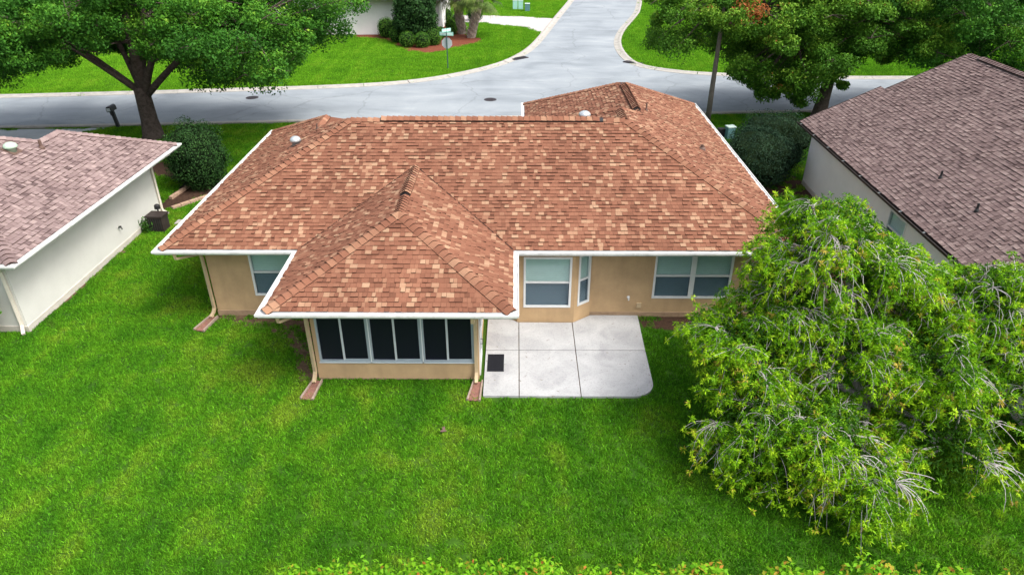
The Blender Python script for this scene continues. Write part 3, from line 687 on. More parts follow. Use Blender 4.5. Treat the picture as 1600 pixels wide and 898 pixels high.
w_, T = wall(hs, (SWX1, SWY), (SWX1, WY), 0, ZT, 'tan', [(.18, 1.16, .06, 2.1), (1.45, 2.95, .62, 2.2)])
window(hs, T, 1.45, 2.95, .62, 2.2, 1, 'dark_glass', 'dark_glass', 'white', False)
mb = MB(T)
for a, b, c, e in ((.16, .27, .04, 2.1), (1.07, 1.18, .04, 2.1), (.27, 1.07, 2.0, 2.1), (.27, 1.07, .04, .3), (.27, 1.07, 1.0, 1.08)): mb.box((a, -.035, c), (b, .05, e))
dr = mb.build('screen_door', 'white', hs)
mb = MB(T); mb.box((.27, .0, .3), (1.07, .01, 1.0)); mb.box((.27, .0, 1.08), (1.07, .01, 2.0)); mb.build('mesh', 'dark_glass', dr)
mb = MB(T); mb.tube([(.33, -.04, .98), (.33, -.10, .98), (.33, -.10, 1.14), (.33, -.04, 1.14)], .012, 6); mb.build('handle', 'darkmetal', dr)
# inside of the sunroom: floor, and a pale table seen dimly through the screens
mb = MB(); mb.box((SWX0+.16, SWY+.16, .02), (SWX1-.16, WY-.01, .06)); mb.build('sunroom_floor', 'interior', hs)
# main back wall with bay
wall(hs, (SWX1, WY), (-.35, WY), 0, ZT, 'tan'); wall(hs, (-.35, WY), (.05, 18.75), 0, ZT, 'tan')
w_, T = wall(hs, (.05, 18.75), (1.80, 18.75), 0, ZT, 'tan', [(.20, 1.62, .61, 2.32)]); window(hs, T, .20, 1.62, .61, 2.32, split=.5)
w_, T = wall(hs, (1.80, 18.75), (2.34, WY), 0, ZT, 'tan', [(.14, .60, .61, 2.32)]); window(hs, T, .14, .60, .61, 2.32, split=.5)
w_, T = wall(hs, (2.34, WY), (WX1, WY), 0, ZT, 'tan', [(1.92, 4.28, .70, 2.25)]); window(hs, T, 1.92, 4.28, .70, 2.25, 2, split=.5)
wall(hs, (WX1, WY), (WX1, 33.3), 0, ZT, 'tan')
wall(hs, (WX1, 33.3), (1.3, 33.3), 0, ZT, 'tan'); wall(hs, (1.3, 33.3), (1.3, 27.4), 0, ZT, 'tan'); wall(hs, (1.3, 27.4), (-4.8, 27.4), 0, ZT, 'tan'); wall(hs, (-4.8, 27.4), (-4.8, 29), 0, ZT, 'tan'); wall(hs, (-4.8, 29), (WX0, 29), 0, ZT, 'tan')
fbase = [(WX0, 29.0), (WX0, WY), (SWX0, WY)]
mb = MB(); sweep(mb, fbase, [(.012, 0), (.012, .19), (.0, .2)]); mb.build('foundation', 'tan_base', hs); mb = MB(); sweep(mb, [(2.34, WY), (WX1, WY), (WX1, 33.3)], [(.012, 0), (.012, .17), (0, .18)]); mb.build('foundation', 'tan_base', hs)
mb = MB(); sweep(mb, [(SWX0, SWY), (SWX1, SWY)], [(.01, 0), (.01, .05), (0, .055)]); mb.build('foundation', 'tan_base', hs)
# hose tap and outlet cover on the back wall
mb = MB(); c = Vector((3.52, WY, .72)); mb.lathe(c, [(.05, 0), (.05, .02), (.02, .03), (.02, .09)], 10, M3=Matrix.Rotation(R(90), 3, 'X')); mb.box((3.50, WY-.12, .66), (3.54, WY-.07, .74)); mb.build('hose_tap', 'white', hs)
mb = MB(); mb.box((3.80, WY-.05, .36), (3.94, WY, .52)); mb.build('outlet_cover', 'tan_pipe', hs)
# downspouts
downspout(hs, [(-9.95, 18.38, 2.58), (-9.95, 18.40, 2.42), (-9.56, 19.09, 2.22), (-9.53, 19.11, 2.1), (-9.52, 19.11, .32), (-9.53, 19.04, .22), (-9.57, 18.86, .12)], 'tan_pipe')
downspout(hs, [(-5.95, 14.98, 2.58), (-5.95, 15.0, 2.42), (-5.56, 15.76, 2.22), (-5.53, 15.79, 2.1), (-5.51, 15.79, .32), (-5.51, 15.72, .22), (-5.51, 15.54, .12)], 'tan_pipe')
downspout(hs, [(-1.08, 14.98, 2.58), (-1.08, 15.0, 2.42), (-1.07, 15.7, 2.22), (-1.07, 15.79, 2.1), (-1.07, 15.79, .32), (-1.07, 15.72, .22), (-1.07, 15.54, .12)], 'tan_pipe')
def splash(loc, rz, label):
    t = thing('splash_block', loc, label, 'splash block', 'splash blocks under the downspouts')
    T = Matrix.Translation(loc) @ Matrix.Rotation(rz, 4, 'Z'); mb = MB(T)
    mb.add([(-.10, .38, .02), (.10, .38, .02), (.14, -.42, .0), (-.14, -.42, .0), (-.10, .38, .05), (.10, .38, .05), (.14, -.42, .03), (-.14, -.42, .03)], [(4, 7, 6, 5), (3, 2, 6, 7), (0, 1, 5, 4)][0:3]); mb.build('tray', 'splash', t)
    for sx in (-1, 1):
        mb = MB(T); v = [(sx*.10, .40, 0), (sx*.135, .40, 0), (sx*.19, -.42, 0), (sx*.14, -.42, 0)]
        v += [(x, y, .10 if y > 0 else .07) for x, y, z in v]; mb.add(v, [(0, 1, 2, 3), (4, 5, 6, 7), (0, 1, 5, 4), (1, 2, 6, 5), (2, 3, 7, 6), (3, 0, 4, 7)]); mb.build('rim', 'splash_rim', t)
splash((-9.62, 18.62, .02), R(-14), 'red-brown splash block below the downspout at the house corner left of the sunroom')
splash((-5.5, 15.32, .02), R(-8), 'red-brown splash block on the grass at the left corner of the sunroom')
splash((-1.07, 15.30, .02), R(-6), 'red-brown splash block between the right sunroom corner and the patio')

# ================================================================== PATIO
patio = bpy.data.objects.new('patio', None); COL.objects.link(patio); struct(patio)
PX = [-.88, .10, 1.76, 3.80]; PY = [15.05, 17.2, WY-.012]
for j in range(2):
    for i in range(3):
        x0, x1, y0, y1 = PX[i]+.012, PX[i+1]-.012, PY[j]+.012, PY[j+1]-.012
        poly = [(x0, y0), (x1, y0), (x1, y1), (x0, y1)]
        if i == 0 and j == 1: poly = [(x0, y0), (x1, y0), (x1, 18.72), (.04, 18.72), (-.37, y1), (x0, y1)]
        if i == 1 and j == 1: poly = [(x0, y0), (x1, y0), (x1, 18.71), (x0, 18.71)]
        if i == 2 and j == 1: poly = [(x0, y0), (3.80, y0), (3.86, y1), (2.36, y1), (1.83, 18.74), (x0, 18.71)]
        if i == 2 and j == 0: poly = [(x0, y0)]+[(3.15+.62*math.sin(R(a)), 15.67-.607*math.cos(R(a))) for a in range(0, 91, 10)]+[(3.80, y1), (x0, y1)]
        mb = MB(); mb.prism(poly, -.02, .065+random.uniform(-.002, .002)); mb.build('slab', 'patio', patio)
mb = MB(); mb.prism([(-.86, 15.12), (3.2, 15.1), (3.7, 15.8), (3.76, 19.1), (-.86, 19.1)], -.03, .035); mb.build('joint_bed', 'soil', patio)
mb = MB(); mb.prism([(-.80, 16.14), (-.33, 16.14), (-.33, 16.97), (-.80, 16.97)], .067, .078)
tag(mb.build('doormat', 'black'), 'black rectangular doormat on the patio by the sunroom door', 'doormat')

# ================================================================== LEFT NEIGHBOUR
ln = thing('house', (-19, 24, 0), 'pale grey house with faded pink shingle roof cut by the left frame edge', 'house')
a0 = math.atan2(.25, 10.47); LT = Matrix.Translation((-14.14, 17.53, 0)) @ Matrix.Rotation(-a0, 4, 'Z')
def LP(x, y, z=0): return LT @ Vector((x, y, z))
LD, LDM, LLEN = 2.8, 4.65, 10.47; lz = lambda d: ZE+PM*d
pink_w = [(.62, .40, .72), (.16, .12, .38), (.22, .72, 1.0)]
rl = Roof(ln, 'roof_pink', pink_w, exposure=.155, widths=(.11, .14, .17, .21), butt=.022)
yj = 2*LDM-LD
rl.plane([LP(0, 0, ZE), LP(0, yj, ZE), LP(-LD, yj, lz(LD)), LP(-LDM, LDM, lz(LDM))])
rl.plane([LP(0, yj, ZE), LP(0, LLEN, ZE), LP(-LD, LLEN-LD, lz(LD)), LP(-LD, yj, lz(LD))])
rl.plane([LP(0, 0, ZE), LP(-16, 0, ZE), LP(-16+LDM, LDM, lz(LDM)), LP(-LDM, LDM, lz(LDM))])
rl.plane([LP(-2*LD, LLEN, ZE), LP(0, LLEN, ZE), LP(-LD, LLEN-LD, lz(LD))], False)
rl.plane([LP(-2*LD, LLEN, ZE), LP(-2*LD, 2*LDM, ZE), LP(-LD, yj, lz(LD)), LP(-LD, LLEN-LD, lz(LD))], False)
rl.plane([LP(-2*LD, 2*LDM, ZE), LP(-16, 2*LDM, ZE), LP(-16+LDM, LDM, lz(LDM)), LP(-LDM, LDM, lz(LDM)), LP(-LD, yj, lz(LD))], False)
rl.plane([LP(-16, 2*LDM, ZE), LP(-16, 0, ZE), LP(-16+LDM, LDM, lz(LDM))], False)
hipcaps(rl, LP(0, 0, ZE), LP(-LDM, LDM, lz(LDM)), nr, nb, spacing=.2, wing=.17)
hipcaps(rl, LP(-LD, yj, lz(LD)), LP(-LDM, LDM, lz(LDM)), nr, nf); hipcaps(rl, LP(-LD, LLEN-LD, lz(LD)), LP(-LD, yj, lz(LD)), nl, nr); hipcaps(rl, LP(0, LLEN, ZE), LP(-LD, LLEN-LD, lz(LD)), nr, nf)
lroof = rl.finish()
p = Vector((-16.95, 22.9, 0)); d_ = -(LT.inverted() @ p).x; p.z = lz(d_); roof_vent(lroof, p, nr, r=.2, mat='vent_green', stem=.10)
p = Vector((-16.5, 23.75, 0)); d_ = -(LT.inverted() @ p).x; p.z = lz(d_); vent_pipe(lroof, p, .3, .05)
le = [tuple(LP(*q)[:2]) for q in ((-16, 9.3), (-16, 0), (0, 0), (0, LLEN), (-2*LD, LLEN), (-2*LD, 9.3))]
mb = MB(); sweep(mb, le, [(-.02, 2.54), (0, 2.54), (0, 2.695), (-.02, 2.695)], True); mb.build('fascia', 'white', ln)
pts = [Vector((*q, 2.56)) for q in le]; mb = MB(); mb.add(pts, [t for t in tessellate_polygon([pts])]); mb.build('soffit', 'white', ln)
gutter(ln, le, closed=True, w=.16)
lw = [tuple(LP(*q)[:2]) for q in ((-15.1, .62), (-.78, .62), (-.78, LLEN-.9), (-2*LD+.6, LLEN-.9), (-2*LD+.6, 8.4), (-15.1, 8.4))]
for a, b in zip(lw, lw[1:]+lw[:1]): wall(ln, a, b, 0, ZT, 'grey_stucco')
mb = MB(); sweep(mb, lw, [(.02, 0), (.02, .21), (.0, .225)], True); mb.build('foundation', 'grey_base', ln)
c1 = LP(-.78, .62); c2 = LP(-.78, LLEN-.9)
downspout(ln, [c1+Vector(q) for q in ((.2, -.55, 2.56), (.2, -.5, 2.4), (-.13, -.07, 2.15), (-.12, -.05, 2.0), (-.12, -.05, .3), (-.10, -.1, .2), (.0, -.28, .1))], 'offwhite')
downspout(ln, [c2+Vector(q) for q in ((.62, .55, 2.56), (.6, .5, 2.4), (.09, -.08, 2.15), (.06, -.1, 2.0), (.06, -.1, .28), (.1, -.1, .18), (.32, -.16, .1))], 'offwhite')
q = LP(-.76, 6.35, .86); mb = MB(); mb.tube([q, q+Vector((.12, 0, 0)), q+Vector((.12, 0, -.08))], .02, 6); mb.lathe(q+Vector((.07, 0, .03)), [(.05, 0), (.05, .02)], 8); mb.build('hose_tap', 'darkmetal', ln)
# dark utility box with a small cap beside the neighbour's wall
q = Vector((-14.12, 25.55, 0)); t = thing('utility_box', q, 'dark brown ribbed utility box on the grass against the pale neighbour wall', 'utility box')
mb = MB(Matrix.Translation(q) @ Matrix.Rotation(R(-4), 4, 'Z')); mb.box((-.30, -.24, 0), (.30, .24, .62)); mb.build('cabinet', 'darkbrown', t)
mb = MB(Matrix.Translation(q) @ Matrix.Rotation(R(-4), 4, 'Z')); mb.box((-.34, -.28, .62), (.34, .28, .68)); mb.build('lid', 'darkbrown', t)
mb = MB(Matrix.Translation(q) @ Matrix.Rotation(R(-4), 4, 'Z'))
for k in range(6): mb.box((-.26+k*.09, -.255, .08), (-.22+k*.09, -.242, .56))
mb.build('louvre', 'darkmetal', t)
mb = MB(); mb.lathe(q+Vector((-.12, .42, 0)), [(.03, 0), (.03, .7), (.11, .72), (.11, .86), (.06, .9)], 12); mb.build('meter', 'darkmetal', t)
mb = MB(); mb.prism([(-13.75, 26.0), (-13.45, 26.0), (-13.35, 26.35), (-13.75, 26.4)], .0, .06)
tag(mb.build('flagstone', 'kerb'), 'small flat pale stone on the grass beside the dark utility box', 'stone')

# ================================================================== RIGHT NEIGHBOUR
rn = thing('house', (18, 22, 0), 'pale house with large grey-brown shingle gable roof at the right', 'house')
b0 = math.atan2(.17, 13.36); RT = Matrix.Translation((12.70, 31.37, 0)) @ Matrix.Rotation(-b0, 4, 'Z')
def RP(x, y, z=0): return RT @ Vector((x, y, z))
RG, RPI, RLEN, RST = 6.3, .478, 20.0, 3.2; rz_ = lambda d: ZE+RPI*d
brown_w = [(.58, .40, .72), (.22, .10, .40), (.20, .72, 1.0)]
rr = Roof(rn, 'roof_brown', brown_w, exposure=.145, widths=(.10, .125, .15, .18), butt=.017)
rr.plane([RP(0, -RLEN, ZE), RP(0, 0, ZE), RP(RST, 0, rz_(RST)), RP(RST, -RLEN, rz_(RST))])
rr.plane([RP(RST, -RLEN, rz_(RST)), RP(RST, -.42, rz_(RST)), RP(RG, -.42, rz_(RG)), RP(RG, -RLEN, rz_(RG))])
rr.plane([RP(2*RG, -RLEN, ZE), RP(2*RG, -.42, ZE), RP(RG, -.42, rz_(RG)), RP(RG, -RLEN, rz_(RG))], False)
wl_, wr_ = Vector((-1, 0, -RPI)), Vector((1, 0, -RPI))
rr.cap_line(RP(RG, -1.3, rz_(RG)), RP(RG, -.42, rz_(RG)), wl_, wr_); rr.cap_line(RP(RG, -RLEN+.5, rz_(RG)), RP(RG, -1.35, rz_(RG)), wl_, wr_, lift=.05)
rroof = rr.finish()
ridge_vent(RP(RG, -RLEN+.5, rz_(RG)), RP(RG, -1.35, rz_(RG)), (-RPI, 0, 1), (RPI, 0, 1), rroof, wing=.17)
for xx, yy in ((1.52, -8.95), (1.35, -11.5)): vent_pipe(rroof, RP(xx, yy, rz_(xx)), .26, .035, 'darkmetal')
mb = MB()
for a, b in ((RP(0, 0), RP(RST, 0)), (RP(RST, -.42), RP(RG, -.42)), (RP(RG, -.42), RP(2*RG, -.42))):
    za, zb = (ZE, rz_(RST)) if a.x < RP(1, 0).x else ((rz_(RST), rz_(RG)) if a.x < RP(RST+.5, 0).x else (rz_(RG), ZE))
    n_ = Vector((0, .03, 0)); v = [a+Vector((0, 0, za-.14)), b+Vector((0, 0, zb-.14)), b+Vector((0, 0, zb+.025)), a+Vector((0, 0, za+.025))]
    v += [q+n_ for q in v]; mb.add(v, [(0, 1, 2, 3), (7, 6, 5, 4), (3, 2, 6, 7), (1, 0, 4, 5), (0, 3, 7, 4), (2, 1, 5, 6)])
mb.build('rake_board', 'darkbrown', rn)
edge = [tuple(RP(0, .0)[:2]), tuple(RP(0, -RLEN)[:2])]
gutter(rn, edge, w=.15, mat='darkbrown', floor=.09)
for k in range(12):                                                       # white straps across the dark gutter
    q = RP(-.075, -.4-k*1.6, 2.682); mb = MB(Matrix.Translation(q) @ Matrix.Rotation(-b0, 4, 'Z')); mb.box((-.07, -.015, 0), (.07, .015, .006)); mb.build('gutter_strap', 'sign_back', rn)
mb = MB(); sweep(mb, edge, [(-.02, 2.5), (0, 2.5), (0, 2.69), (-.02, 2.69)]); mb.build('fascia', 'darkbrown', rn)
mb = MB(); mb.add([RP(0, -.05, 2.55), RP(0, -RLEN, 2.55), RP(2*RG, -RLEN, 2.55), RP(2*RG, -.5, 2.55)], [(0, 1, 2, 3)]); mb.build('soffit', 'white', rn)
w_, T = wall(rn, RP(.36, -.75)[:2], RP(.36, -RLEN+.5)[:2], 0, 2.6, 'cream', [(7.9, 9.1, .9, 2.2), (13.6, 14.8, .9, 2.2)])
window(rn, T, 7.9, 9.1, .9, 2.2); window(rn, T, 13.6, 14.8, .9, 2.2)
wall(rn, RP(2*RG-.4, -.75)[:2], RP(.36, -.75)[:2], 0, 2.6, 'cream'); wall(rn, RP(.36, -RLEN+.5)[:2], RP(2*RG-.4, -RLEN+.5)[:2], 0, 2.6, 'cream')
mb = MB(); mb.add([RP(.36, -.75, 2.6), RP(2*RG-.4, -.75, 2.6), RP(RG, -.75, rz_(RG)-.1)], [(1, 0, 2)]); mb.add([RP(.36, -RLEN+.5, 2.6), RP(2*RG-.4, -RLEN+.5, 2.6), RP(RG, -RLEN+.5, rz_(RG)-.1)], [(0, 1, 2)]); mb.build('gable_wall', 'cream', rn)
mb = MB(); sweep(mb, [RP(.36, -.75)[:2], RP(.36, -RLEN+.5)[:2]], [(.02, 0), (.02, .2), (.0, .215)]); mb.build('foundation', 'grey_base', rn)

# ================================================================== HOUSE ACROSS THE ROAD
fh = thing('house', (-15, 72, 0), 'pale grey house wall across the road behind the clipped round shrubs', 'house')
fa = Vector((-16.0, 68.6)); fb_ = Vector((-6.0, 65.9+1.2))
f0 = Vector(atz(560, 55)[:2]); f1 = Vector((-7.0, f0.y+.6))
wall(fh, (f0.x-7, f0.y-.4), (f1.x, f1.y), 0, 3.2, 'cream'); wall(fh, (f1.x, f1.y), (f1.x+.3, f1.y+9), 0, 3.2, 'cream')
wall(fh, (f1.x+.3, f1.y+9), (f0.x-7, f0.y+9), 0, 3.2, 'cream'); wall(fh, (f0.x-7, f0.y+9), (f0.x-7, f0.y-.4), 0, 3.2, 'cream')
mb = MB(); mb.box((f1.x-.10, f1.y-.06, .1), (f1.x+.08, f1.y+.1, 3.2)); mb.build('corner_trim', 'white', fh)
mb = MB(); x0, x1, y0, y1 = f0.x-8, f1.x+.9, f0.y-.9, f0.y+9.8; ym = (y0+y1)/2
mb.add([(x0, y0, 3.2), (x1, y0, 3.2), (x1, y1, 3.2), (x0, y1, 3.2), (x0+5, ym, 5.6), (x1-5, ym, 5.6)], [(0, 1, 5, 4), (1, 2, 5), (2, 3, 4, 5), (3, 0, 4), (3, 2, 1, 0)], .5); mb.build('roof', 'roof_brown', fh)
gutter(fh, [(x0, y0), (x1, y0), (x1, y1)], zt=3.21)
mb = MB(); mb.box((f1.x-5.1, f1.y-.55, 0), (f1.x-4.3, f1.y-.15, .75)); mb.box((f1.x-4.95, f1.y-.5, .75), (f1.x-4.4, f1.y-.2, .95)); tag(mb.build('stone_pillar', 'stone'), 'low brown stone block by the wall left of the round shrubs', 'pillar')
# curved pale edging of a round bed far up the street
mb = MB(); c = atz(842, -6)
for k in range(14):
    a = 2*math.pi*k/14; mb.tube([(c.x+2.3*math.cos(a), c.y+1.6*math.sin(a), .1), (c.x+2.3*math.cos(a+.43), c.y+1.6*math.sin(a+.43), .1)], .13, 6)
tag(mb.build('bed_border', 'edging'), 'curved tan border of a round planting bed at the top of the picture', 'border')

# ================================================================== STREET THINGS
def disc(name, x, y, r, label, cat):
    t = thing(name, (x, y, 0), label, cat); mb = MB(); mb.lathe((x, y, .005), [(r, 0), (r, .012), (r*.9, .014)], 28); mb.build('frame', 'drain', t)
    mb = MB()
    for k in range(-3, 4): hw = math.sqrt(max(.01, (r*.8)**2-(k*r*.22)**2)); mb.box((x-hw, y+k*r*.22-.02, .018), (x+hw, y+k*r*.22+.02, .024))
    mb.build('lid_rib', 'drain', t)
disc('manhole_cover', -1.65, 44.94, .40, 'round dark manhole cover on the road in front of the side street', 'manhole cover')
p = atz(394, 153); disc('manhole_cover', p.x, p.y, .40, 'round dark manhole cover on the road right of the oak trunk', 'manhole cover')
def drain(x, y, rz, label):
    t = thing('storm_drain', (x, y, 0), label, 'storm drain'); T = Matrix.Translation((x, y, 0)) @ Matrix.Rotation(rz, 4, 'Z')
    mb = MB(T); mb.box((-.75, -.28, .0), (.75, .28, .065)); mb.build('frame', 'drain', t)
    for k in range(9): mb = MB(T); mb.box((-.66+k*.16, -.24, .065), (-.60+k*.16, .24, .085)); mb.build('bar', 'darkmetal', t)
p = atz(987, 98.5); drain(p.x+.1, p.y-.1, R(-38), 'dark storm drain grate in the kerb corner right of the side street')
p = atz(811, 92); drain(p.x, p.y, R(42), 'dark storm drain grate in the kerb left of the side street')
# street sign
p = atz(700, 108); t = thing('street_sign', p, 'grey back of a stop sign with two pale green street name blades on top', 'sign')
mb = MB(); mb.box((p.x-.035, p.y-.035, 0), (p.x+.035, p.y+.035, 2.55)); mb.build('post', 'sign_post', t)
mb = MB(); r = .40
fr = [(p.x+r*math.cos(R(22.5+45*k)), p.y+.055, 1.82+r*math.sin(R(22.5+45*k))) for k in range(8)]; mb.add(fr+[(a, b+.012, c) for a, b, c in fr], [tuple(range(8)), tuple(range(8, 16))[::-1]]+[(i, (i+1) % 8, 8+(i+1) % 8, 8+i) for i in range(8)]); mb.build('stop_plate', 'sign_back', t)
def blade(z, rz, L, hh):
    T = Matrix.Translation((p.x, p.y, z)) @ Matrix.Rotation(rz, 4, 'Z'); mb = MB(T); mb.box((-L/2, -.012, 0), (L/2, .012, hh)); o = mb.build('name_blade', 'sign_green', t)
    mb = MB(T); x = -L*.42
    while x < L*.4:
        w = random.uniform(.03, .055); mb.box((x, -.016, hh*.28), (x+w, -.0125, hh*.72)); x += w+.025
    mb.build('lettering', 'white', o)
blade(2.35, R(-9), 1.0, .24); blade(2.60, R(38), .75, .24)
mb = MB(); mb.box((p.x-.02, p.y-.02, 2.55), (p.x+.02, p.y+.02, 2.86)); mb.build('bracket', 'sign_post', t)
# mailboxes
def mailbox(p, label, lean=-.12):
    t = thing('mailbox', p, label, 'mailbox', 'mailboxes along the kerb'); T = Matrix.Translation(p) @ Matrix.Rotation(lean, 4, 'Y'); mb = MB(T)
    mb.box((-.08, -.08, 0), (.08, .08, .95)); mb.build('post', 'darkmetal', t)
    mb = MB(T); v = []; n = 9
    prof = [(-.13, .95), (.13, .95), (.13, 1.12)]+[(.13*math.cos(R(a)), 1.12+.13*math.sin(R(a))) for a in range(20, 180, 20)]+[(-.13, 1.12)]
    k = len(prof)
    for y in (-.30, .32): v += [(a, y, b) for a, b in prof]
    mb.add(v, [tuple(range(k)), tuple(range(k, 2*k))[::-1]]+[(i, (i+1) % k, k+(i+1) % k, k+i) for i in range(k)]); mb.build('box', 'darkmetal', t)
    mb = MB(T); mb.box((-.02, -.25, .74), (.02, -.08, .95)); mb.box((-.10, .1, .55), (-.08, .13, .9)); mb.build('bracket', 'darkmetal', t)
    mb = MB(T); mb.box((-.1, -.315, .99), (.1, -.302, 1.16)); mb.build('door', 'alu_light', t)
mailbox(Vector((-22.35, 39.0, 0)), 'black mailbox on a leaning post at the kerb left of the oak trunk')
mailbox(Vector((-31.6, 38.1, 0)), 'grey-black mailbox tip poking in at the left frame edge', .25)
# lamp post
p = atz(1105, 194); t = thing('lamp_post', p, 'tall plain weathered lamp post standing behind the right end of the middle roof', 'lamp post')
mb = MB(); mb.tube([p, p+Vector((0, 0, 2)), p+Vector((.03, .0, 5.2)), p+Vector((.05, 0, 7.2))], [.16, .14, .11, .08], 12); mb.build('pole', 'pole', t, smooth=True)
mb = MB(); mb.tube([p+Vector((.05, 0, 7.1)), p+Vector((.05, .8, 7.6)), p+Vector((.05, 1.6, 7.7))], .04, 8); mb.build('arm', 'pole', t)
mb = MB(); mb.lathe(p+Vector((.05, 1.75, 7.55)), [(.08, .15), (.22, .1), (.25, 0), (.18, -.04)], 14); mb.build('lamp_head', 'sign_back', t)
# utility pedestals
def pedestal(q, w, d, h, label, m1, m2, rz=0):
    t = thing('utility_pedestal', q, label, 'utility box', 'utility pedestals on the verges'); T = Matrix.Translation(q) @ Matrix.Rotation(rz, 4, 'Z')
    mb = MB(T); mb.box((-w/2, -d/2, 0), (w/2, d/2, h)); mb.build('cabinet', m1, t)
    mb = MB(T); mb.box((-w/2-.02, -d/2-.02, h), (w/2+.02, d/2+.02, h+.05)); mb.build('cap', m2, t)
q = atz(1139, 216); pedestal(q, .42, .40, .62, 'teal utility pedestal with pale top on the grass right of the middle house', 'teal', 'teal_top', R(12))
q = atz(1126, 214); pedestal(q, .34, .32, .42, 'low black utility box just left of the teal pedestal', 'darkmetal', 'darkmetal', R(10))
for xx, yy, h, lab in ((805, 15, .9, 'leftmost of the three pale green utility pedestals beyond the paver driveway'), (813.5, 15, .9, 'middle one of the three pale utility pedestals beyond the paver driveway'), (824, 18, .75, 'rightmost and lowest of the three utility pedestals beyond the paver driveway')):
    q = atz(xx, yy); pedestal(q, .5, .4, h, lab, 'sign_green' if xx < 820 else 'teal', 'teal_top')
# edging blocks of the shrub bed by the left neighbour
def edging(pts, label):
    t = thing('bed_edging', (*pts[0], 0), label, 'edging', 'block edging of the shrub bed'); r_ = resample([Vector(p) for p in pts], .40)
    for a, b in zip(r_[:-1], r_[1:]):
        c = (a+b)/2; ang = math.atan2((b-a).y, (b-a).x); mb = MB(Matrix.Translation((c.x, c.y, 0)) @ Matrix.Rotation(ang, 4, 'Z'))
        mb.box((-.19, -.075, 0), (.19, .075, .13+random.uniform(-.01, .01))); mb.build('block', 'edging', t)
edging([(-14.5, 27.55), (-13.2, 29.15)], 'row of tan edging blocks in front of the round shrub by the pale wall')
edging([(-13.15, 29.2), (-13.35, 30.3), (-13.9, 31.4)], 'row of tan edging blocks on the right side of the round shrub')
edging([(-15.0, 28.6), (-14.75, 30.3)], 'short row of tan edging blocks on the left side of the round shrub')

# ================================================================== VEGETATION
def blob_points(n, c, rad, lump=.16, shell=(.86, 1.02), seed=0, zmin=None):
    d = norm(NP.normal(size=(n, 3))); k = np.array([1+lump*noise.noise(Vector(x)*2.3+Vector((seed*7.1, seed, 0)))*1.6 for x in d])
    r = (shell[0]+(shell[1]-shell[0])*NP.random(n))*k
    P = np.array(c)+d*np.array(rad)*r[:, None]
    N = norm(d/np.array(rad))
    if zmin is not None: m = P[:, 2] > zmin; P, N = P[m], N[m]
    return P, N
def core_mesh(c, rad, seed=0, lump=.16, n=14):
    mb = MB(); v = []; f = []
    for i in range(n+1):
        for j in range(2*n):
            th, ph = math.pi*i/n, math.pi*j/n; d = Vector((math.sin(th)*math.cos(ph), math.sin(th)*math.sin(ph), math.cos(th)))
            k = 1+lump*noise.noise(d*2.3+Vector((seed*7.1, seed, 0)))*1.6
            v.append((c[0]+d.x*rad[0]*k, c[1]+d.y*rad[1]*k, max(.0, c[2]+d.z*rad[2]*k)))
    for i in range(n):
        for j in range(2*n): f.append((i*2*n+j, i*2*n+(j+1) % (2*n), (i+1)*2*n+(j+1) % (2*n), (i+1)*2*n+j))
    mb.add(v, f); return mb
def shrub(p, rad, n, leaf, mat, label, group, cat='shrub', lump=.12, name='round_shrub', seed=0, h=None, spread=.75, tb=.5):
    p = Vector(p); t = thing(name, p, label, cat, group); c = (p.x, p.y, h if h else rad[2]*.92)
    core_mesh(c, [r*.86 for r in rad], seed, lump).build('branches_or_core', 'core', t)  # solid dark filler body, stands in for the shaded inside
    P, N = blob_points(n, c, rad, lump, (.82, 1.07), seed, .04)
    L = leaf_quads(P, N+spread*NP.normal(size=P.shape)+np.array([0, 0, .25]), leaf, leaf*.5)
    cl = np.array([noise.noise(Vector(q)*1.6+Vector((seed, 3, 1))) for q in P]); quads('foliage', L, tb+.35*cl+.2*NP.normal(size=len(P)), mat, t)
    mb = MB(); mb.tube([p, p+Vector((0, 0, c[2]*.8))], [.06, .03], 6); mb.build('stem', 'bark', t); return t
shrub((-14.25, 30.3, 0), (1.30, 1.25, 1.55), 12000, .085, 'shrub_leaf', 'dense dark green rounded shrub between the left neighbour and the middle house', None, lump=.17, seed=1, h=1.35)
shrub((11.1, 31.2, 0), (1.75, 1.8, 1.25), 15000, .07, 'shrub_deep', 'nearer of two large dark clipped shrubs between the middle and right houses', 'big dark shrubs between the houses', lump=.15, seed=2, h=1.05)
shrub((12.5, 33.6, 0), (1.9, 1.7, 1.35), 13000, .07, 'shrub_deep', 'farther of two large dark clipped shrubs, at the far corner of the right house', 'big dark shrubs between the houses', lump=.15, seed=3, h=1.1)
# far corner bed
G = 'clipped round shrubs in the red mulch bed'
def fs(x, y, r, lab, s, hh=1.0, mat='box_leaf'):
    r *= .84; y -= 3.5
    shrub(atz(x, y), (r, r, r*hh), int(2600*r*r+700), .09, mat, lab, G, seed=s, lump=.08, h=r*hh*.82, tb=.6)
fs(605, 62, .95, 'leftmost clipped round shrub beside the brown stone block', 11, 1.15); fs(622, 58, .85, 'dark clipped shrub right of the leftmost one, against the wall', 12, 1.1)
fs(621, 70, .78, 'clipped shrub at the left front of the mulch bed, second from left in front row', 13, 1.15); fs(637, 77, .80, 'bright clipped ball shrub in front, left of the pair facing the road', 14, 1.0)
fs(660, 77.5, .78, 'bright clipped ball shrub in front, right of the pair facing the road', 15, 1.0); fs(678, 74, .82, 'clipped ball shrub at the right end of the front row', 16, 1.05); fs(683, 66, .72, 'yellow-green clipped shrub behind the right end of the front row', 17)
